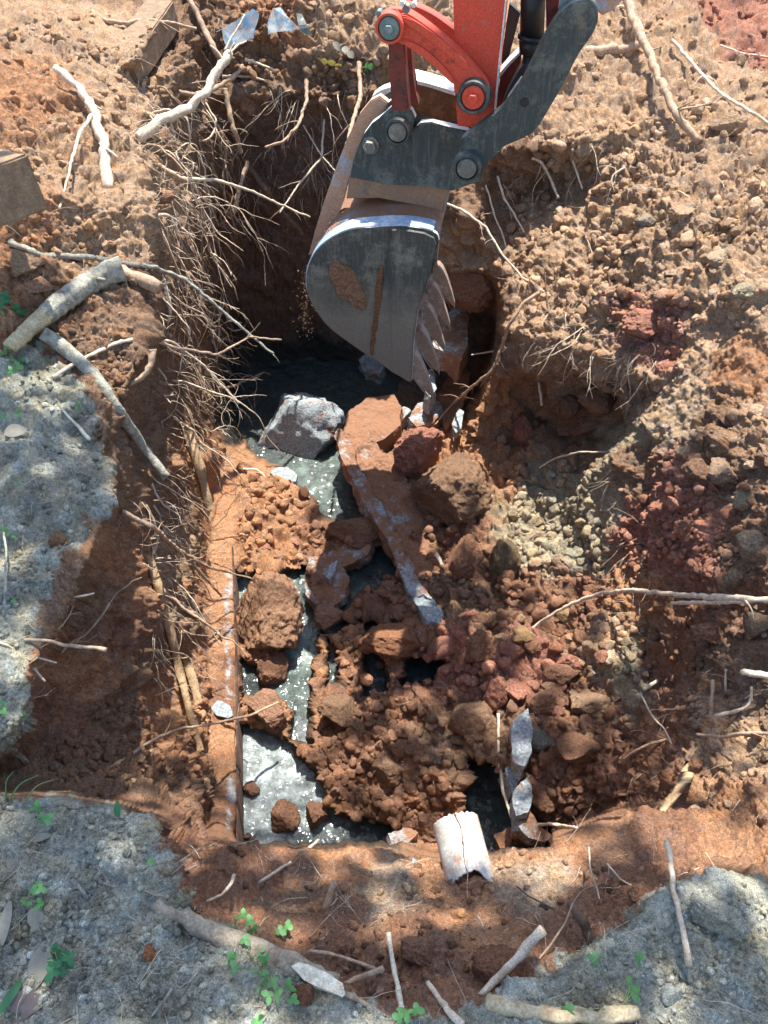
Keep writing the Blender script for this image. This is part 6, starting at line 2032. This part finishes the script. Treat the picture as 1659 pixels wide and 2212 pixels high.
# reinforced pad under the ear joining the shell
plate('hanger_base', [(748, 430), (756, 378), (830, 388), (906, 392), (975, 404), (960, 430), (955, 470), (900, 440), (820, 425)], .175, .30, M_BASE, bk, .004)
pin('pin_boss', 861, 279, 28, .16, bk, M_BLACK, M_PIN, M_PIN, .03, False)
disc('locking_bolt', 801, 313, 14, .16, .03, M_PIN, bk, sides=6)
disc('bolt_washer', 801, 313, 18, .16, .008, M_PIN, bk)
# back plate bridging the ears on the left, sunlit
plate('back_plate', [(666, 552), (680, 500), (700, 436), (722, 372), (748, 304), (776, 248), (800, 218), (820, 208), (838, 222), (820, 262), (790, 300), (770, 340), (752, 390), (740, 440), (716, 500), (690, 545)], .24, .035, M_SHELL, bk, .004)
bridge = plate('cross_plate', [(884, 176), (925, 186), (984, 206), (990, 262), (960, 264), (905, 248), (886, 232)], .36, .10, M_RUST, bk, .004)
plate('cross_plate_edge', [(884, 170), (925, 180), (984, 198), (984, 207), (925, 188), (884, 178)], .35, .10, M_BRIGHT, bk, 0)  # sunlight on the top edge, put in as a pale strip
plate('lifting_strap', rnd([(800, 212), (818, 196), (846, 186), (848, 196), (830, 206), (806, 218)], 1), .40, .05, M_BRIGHT, bk, .002)

# falling earth along the bucket back
VS, FF = [], []
off = 0
for _ in range(520):
    t = random.random()
    U = 745 - 85 * t + random.gauss(0, 9) - 6
    V = 400 + 300 * t + random.uniform(-10, 40)
    if t > .6:
        U = 660 + random.gauss(0, 10)
    p_ = pld(U, V, random.uniform(.0, .5))
    v, f = ICO[1]
    r = random.uniform(.0006, .0022) * (1.8 if random.random() < .04 else 1)
    VS.append(v * r + np.array(p_[:]))
    FF.append(f + off)
    off += len(v)
link('falling_crumbs', mesh_np('falling_crumbs', np.concatenate(VS), np.concatenate(FF), M_SOIL, False, np.tile(np.array([[.55, .36, .2]]), (off, 1))), label='fine earth crumbs trickling down beside the bucket back', cat='falling earth', kind='stuff')


# ------------------------------------------------------------------ plants and leaves
def leaf_verts(c, d, n, L_, w, fold=.2, lobes=False):
    d = d.normalized()
    s = d.cross(n).normalized()
    up = s.cross(d).normalized()
    VS = []
    K = 7
    for i in range(K):
        t = i / (K - 1)
        ww = w * math.sin(math.pi * (t * .88 + .07)) ** .8
        if lobes:
            ww *= 1.15 if i % 2 else .55
        cc2 = c + d * L_ * t + up * (-.25 * L_ * t * t)
        VS += [cc2 - s * ww + up * ww * fold, cc2, cc2 + s * ww + up * ww * fold]
    F = []
    for i in range(K - 1):
        for j in (0, 1):
            q0 = i * 3 + j
            F.append((q0, q0 + 1, q0 + 4, q0 + 3))
    return [v_[:] for v_ in VS], F


def merge(parts):
    V_, F_, o_ = [], [], 0
    for v, f in parts:
        V_ += list(v)
        F_ += [tuple(x + o_ for x in g_) for g_ in f]
        o_ += len(v)
    return np.array(V_), np.array(F_)


def clover(label, spots, material=M_GREEN, size=.011, group=None, root=None, name='clover', cat='plant', leaflets=3):
    """a small plant: stems and trefoil leaves, each leaf a part"""
    base = surf(*(root or spots[0]))
    o = empty(name, base, label=label, cat=cat, group=group)
    for (U, V) in spots:
        p0 = surf(U, V)
        h = random.uniform(.015, .04)
        c = at_depth(U, V, depth_of(p0) - h)
        n = (Vector((0, 0, CAMH)) - c).normalized() + Vector([random.uniform(-.9, .9) for _ in range(3)])
        parts = []
        a0 = random.uniform(0, 6)
        t1 = n.orthogonal().normalized()
        t2 = n.normalized().cross(t1)
        for k in range(leaflets):
            a = a0 + 2 * math.pi * k / leaflets
            dv = t1 * math.cos(a) + t2 * math.sin(a)
            parts.append(leaf_verts(c, dv, n, size * random.uniform(.8, 1.2), size * random.uniform(.36, .5)))
        me = mesh_np('leaf', *merge(parts), material, True)
        link('leaf', me, o)
        st = base + Vector((random.uniform(-.01, .01), random.uniform(-.01, .01), -.003))
        if (c - base).length > .12:
            st = p0
        v, f = tube_np(smooth_path([st, st.lerp(c, .5) + Vector((0, 0, .008)), c], .008), .0009, .0006, 4, .05)
        link('stem', mesh_np('stem', v, f, M_STEM, True), o)
    return o


clover('trailing clover vine hanging over the buried root', [(525, 1975), (540, 1990), (508, 1992), (548, 2010), (530, 2030), (560, 2052), (582, 2048), (572, 2072), (556, 2098), (575, 2110), (590, 2125), (560, 2130), (605, 2010), (622, 2000), (500, 2068), (508, 2090), (600, 2148), (625, 2130), (635, 2160), (580, 2150)], size=.013, root=(560, 2080))
clover('leafy green seedling at lower left beside the dry leaf', [(120, 2050), (135, 2062), (145, 2078), (118, 2085), (132, 2098), (112, 2102), (150, 2070)], M_GREEND, .014)
clover('pair of clover leaves above the dead leaf at lower left', [(55, 1952), (86, 1952)], M_GREEN, .012)
clover('faint green sprig on the near grey ledge', [(80, 1912), (88, 1920), (72, 1922)], M_GREEN, .012)
clover('bright green seedling at the rim of the near ledge', [(78, 1744), (92, 1766), (102, 1768), (82, 1770)], M_GREEN, .013)
clover('small single clover sprout beside the ledge corner', [(327, 1862)], M_GREEN, .009)
clover('tall clover with long bent stems at bottom right', [(1282, 2070), (1379, 2070), (1362, 2128), (1370, 2142), (1228, 2182)], M_GREEN, .015, root=(1340, 2175))
clover('low green weed at the bottom edge beside the stick', [(870, 2180), (880, 2190), (862, 2198), (900, 2180)], M_GREEN, .013)
clover('leafy weed at the left edge under the log', [(22, 752), (14, 775), (30, 785), (40, 792), (22, 800), (46, 778), (10, 760)], M_GREEN, .017)
clover('dark green weed at the left edge above the log', [(8, 650), (34, 668), (46, 676), (4, 668), (12, 640)], M_GREEND, .02)
clover('tiny seedling beside the pale splinter', [(170, 870), (166, 882)], M_GREEN, .009)
clover('small seedling on the left ledge beside the dead leaves', [(42, 886), (38, 898), (4, 898)], M_GREEN, .010)
clover('small sprout at the left edge of the ledge', [(8, 1142), (18, 1150)], M_GREEN, .012)
clover('tiny green weed among stones of the ledge', [(32, 1160), (30, 1300)], M_GREEN, .008)
clover('tiny sprout under the vine at the bottom edge', [(556, 2204), (566, 2198)], M_GREEN, .011)
clover('small seedling low at the left frame edge', [(8, 1536), (6, 1520), (48, 1545)], M_GREEN, .011)


def leaf_obj(label, U, V, ang, Lp, wp, material, lobes=False, lift=.006):
    p0 = surf(U, V)
    k = depth_of(p0) / FPX
    c = at_depth(U, V, depth_of(p0) - lift)
    n = (Vector((0, 0, CAMH)) - c).normalized()
    a = R(ang)
    upim = Vector((0, SP, CP))
    dv = Vector((1, 0, 0)) * math.cos(a) - upim * math.sin(a)
    n = (nrm(U, V) + n).normalized()
    dv = dv - n * dv.dot(n) + n * .1
    me = mesh_np('leaf', *[np.array(x) for x in leaf_verts(c, dv, n, Lp * k, wp * k, .25, lobes)], material, True)
    return link('leaf', me, label=label, cat='leaf')


leaf_obj('large grey dead leaf at lower left', 98, 2040, 100, 80, 22, M_DRY)
leaf_obj('narrow grey dead leaf near the left frame edge', 22, 1945, 88, 85, 11, M_DRY)
leaf_obj('purple brown lobed dead leaf at the bottom left corner', 22, 2160, 12, 85, 26, M_DRYP, True)
leaf_obj('green blade leaf near the bottom left corner', 48, 2115, 115, 75, 10, M_GREEND)
leaf_obj('grey dead leaf above the large grey one', 66, 1965, 60, 50, 16, M_DRY)
leaf_obj('round pale leaf at the left edge of the near ledge', 15, 1862, 20, 34, 14, M_DRY)
leaf_obj('grey dead leaf on the left ledge', 10, 935, -10, 45, 16, M_DRY)
leaf_obj('upright dead leaf on the left ledge', 75, 965, 100, 38, 9, M_DRY)
leaf_obj('pale dead leaf beside the ledge weeds', 100, 880, 70, 40, 11, M_DRY)
leaf_obj('small green leaf lying on the left ledge', 32, 1040, 20, 16, 9, M_GREEN)
leaf_obj('pale leaf scrap on the upper part of the ledge', 20, 960, 10, 30, 10, M_DRY)
leaf_obj('grey green leaf at the ledge left edge', 2, 1160, -10, 28, 16, M_DRY)
leaf_obj('grey leaf beside the near buried root', 110, 1805, 170, 0.001 + 45, 9, M_DRY)
leaf_obj('dead leaf under the grey root near bottom', 355, 2165, 30, 40, 9, M_DRY)
leaf_obj('small upright green leaf at the near ledge rim', 255, 1765, -100, 32, 8, M_GREEND)
clover('weed with pale crumpled leaves on the rear bank', [(742, 96), (752, 112), (734, 108)], M_DRY, .045, leaflets=2)
clover('small bright green leafed sprout on the rear bank', [(792, 149), (806, 143)], M_GREEN, .032, leaflets=2)
clover('dull yellow leafed weed under the pale leaves on rear bank', [(708, 134), (724, 140)], M_YELLOW, .036, leaflets=2)
# dead leaf scraps and chips of litter on the grey topsoil
LV, LF, lo = [], [], 0
for poly, cnt in ((LEDGE_A[1:-1] + [(0, 1640)], 420), ([(0, 1720), (330, 1780), (480, 2000), (830, 2200), (0, 2212)], 620), ([(1100, 2190), (1490, 1950), (1659, 1920), (1659, 2212)], 220), ([(60, 740), (300, 640), (340, 760), (250, 880)], 90)):
    for _ in range(cnt):
        U, V = pick(poly)
        p_, n_ = surf(U, V), nrm(U, V)
        dv = Vector([random.uniform(-1, 1) for _ in range(3)])
        dv = dv - n_ * dv.dot(n_) * .8
        L2 = random.uniform(.004, .015)
        v, f = leaf_verts(p_ + n_ * .003, dv, n_ + Vector([random.uniform(-.4, .4) for _ in range(3)]), L2, L2 * random.uniform(.08, .28), random.uniform(.2, .9), random.random() < .5)
        LV += v
        LF += [tuple(x + lo for x in g_) for g_ in f]
        lo += len(v)
link('leaf_litter', mesh_np('leaf_litter', np.array(LV), np.array(LF), M_DRY, True), label='dead leaf scraps littering the grey topsoil', cat='leaf litter', kind='stuff')
# grass blades
for lab, a, b2 in (('tall thin grass blade at the near ledge rim', (14, 1722), (28, 1668)), ('longer grass blade leaning right at the near ledge rim', (20, 1724), (84, 1674)), ('dry grass stalk beside the green blades', (58, 1726), (116, 1684))):
    A_, B_ = surf(*a), None
    B_ = at_depth(*b2, depth_of(A_) - .05)
    M_ = A_.lerp(B_, .5) + Vector((0, 0, .02))
    v, f = tube_np(smooth_path([A_, M_, B_], .008), .0022, .0006, 4, .02)
    link('grass_blade', mesh_np('grass_blade', v, f, M_STEM if 'dry' in lab else M_GREEN, True), label=lab, cat='grass')


# ------------------------------------------------------------------ shade tree beside the pit
tree = empty('shade_tree', (-4.6, 4.2, .1), label='leafy tree standing left of the pit, its boughs overhead', cat='tree')


def tree_limb(pts, r0, r1, name='limb'):
    v, f = tube_np(smooth_path([Vector(p_) for p_ in pts], .12), r0, r1, 10, .06, 3, .01)
    return link(name, mesh_np(name, v, f, M_BARK, True), tree)


tree_limb([(-4.6, 4.2, -.2), (-4.5, 4.1, 2), (-4.3, 4.0, 4), (-4.0, 3.8, 6.4)], .19, .09, 'trunk')
SHADE = [  # where the photo lies in leaf shade: (U, V, spread m, leaves)
    (60, 900, .30, 50), (120, 1050, .3, 60), (60, 1250, .3, 60), (40, 1450, .3, 60), (180, 1400, .25, 45), (150, 1600, .28, 50),
    (60, 1800, .3, 70), (200, 1850, .3, 70), (80, 2000, .3, 70), (250, 2000, .3, 70), (150, 2150, .3, 60), (400, 2100, .3, 70), (450, 1950, .2, 40),
    (650, 2100, .28, 60), (850, 2120, .28, 60), (1050, 2100, .28, 60), (1300, 2080, .28, 60), (1500, 2050, .3, 70), (1600, 2180, .3, 70),
    (700, 1950, .25, 45), (950, 2010, .2, 35), (1280, 1950, .22, 35), (600, 1880, .2, 30), (1450, 1900, .22, 35),
    (900, 1650, .28, 55), (1000, 1550, .3, 60), (800, 1620, .25, 45), (1150, 1620, .3, 60), (1250, 1680, .28, 55), (1280, 1560, .25, 45),
    (900, 1480, .25, 40), (1450, 1520, .3, 60), (1560, 1480, .3, 55), (1420, 1640, .25, 45), (1600, 1400, .25, 40), (1500, 1370, .22, 30), (1050, 1300, .25, 35), (960, 1250, .22, 35), (1150, 1340, .15, 18),
    (1450, 1760, .2, 28), (750, 1250, .2, 22), (1100, 1750, .2, 30), (130, 1330, .2, 35),
]
lv, lf, loff = [], [], 0
for (U, V, spd, cnt) in SHADE:
    p_ = surf(U, V)
    h = random.uniform(4.8, 6.6)
    c = p_ + SUN * ((h - p_.z) / SUN.z)
    if random.random() < .5:
        tree_limb([(-4.1, 3.85, random.uniform(4, 6)), ((-4.1 + c.x) / 2, (3.85 + c.y) / 2, h - .2), (c.x, c.y, c.z)], .03, .006)
    for _ in range(int(cnt * (.26 if 1180 < V < 1740 and U > 680 else .40))):
        q_ = c + Vector((random.gauss(0, spd * .55), random.gauss(0, spd * .55), random.gauss(0, .25)))
        dv = Vector([random.uniform(-1, 1) for _ in range(2)] + [random.uniform(-.5, .2)])
        nv = Vector((random.uniform(-.5, .5), random.uniform(-.5, .5), 1))
        L2 = random.uniform(.09, .15)
        v, f = leaf_verts(q_, dv, nv, L2, L2 * .33, .15)
        lv += v
        lf += [tuple(x + loff for x in g_) for g_ in f]
        loff += len(v)
o = link('leaves', mesh_np('leaves', np.array(lv), np.array(lf), M_TREELEAF, True), tree, kind='stuff')
bpy.context.view_layer.update()
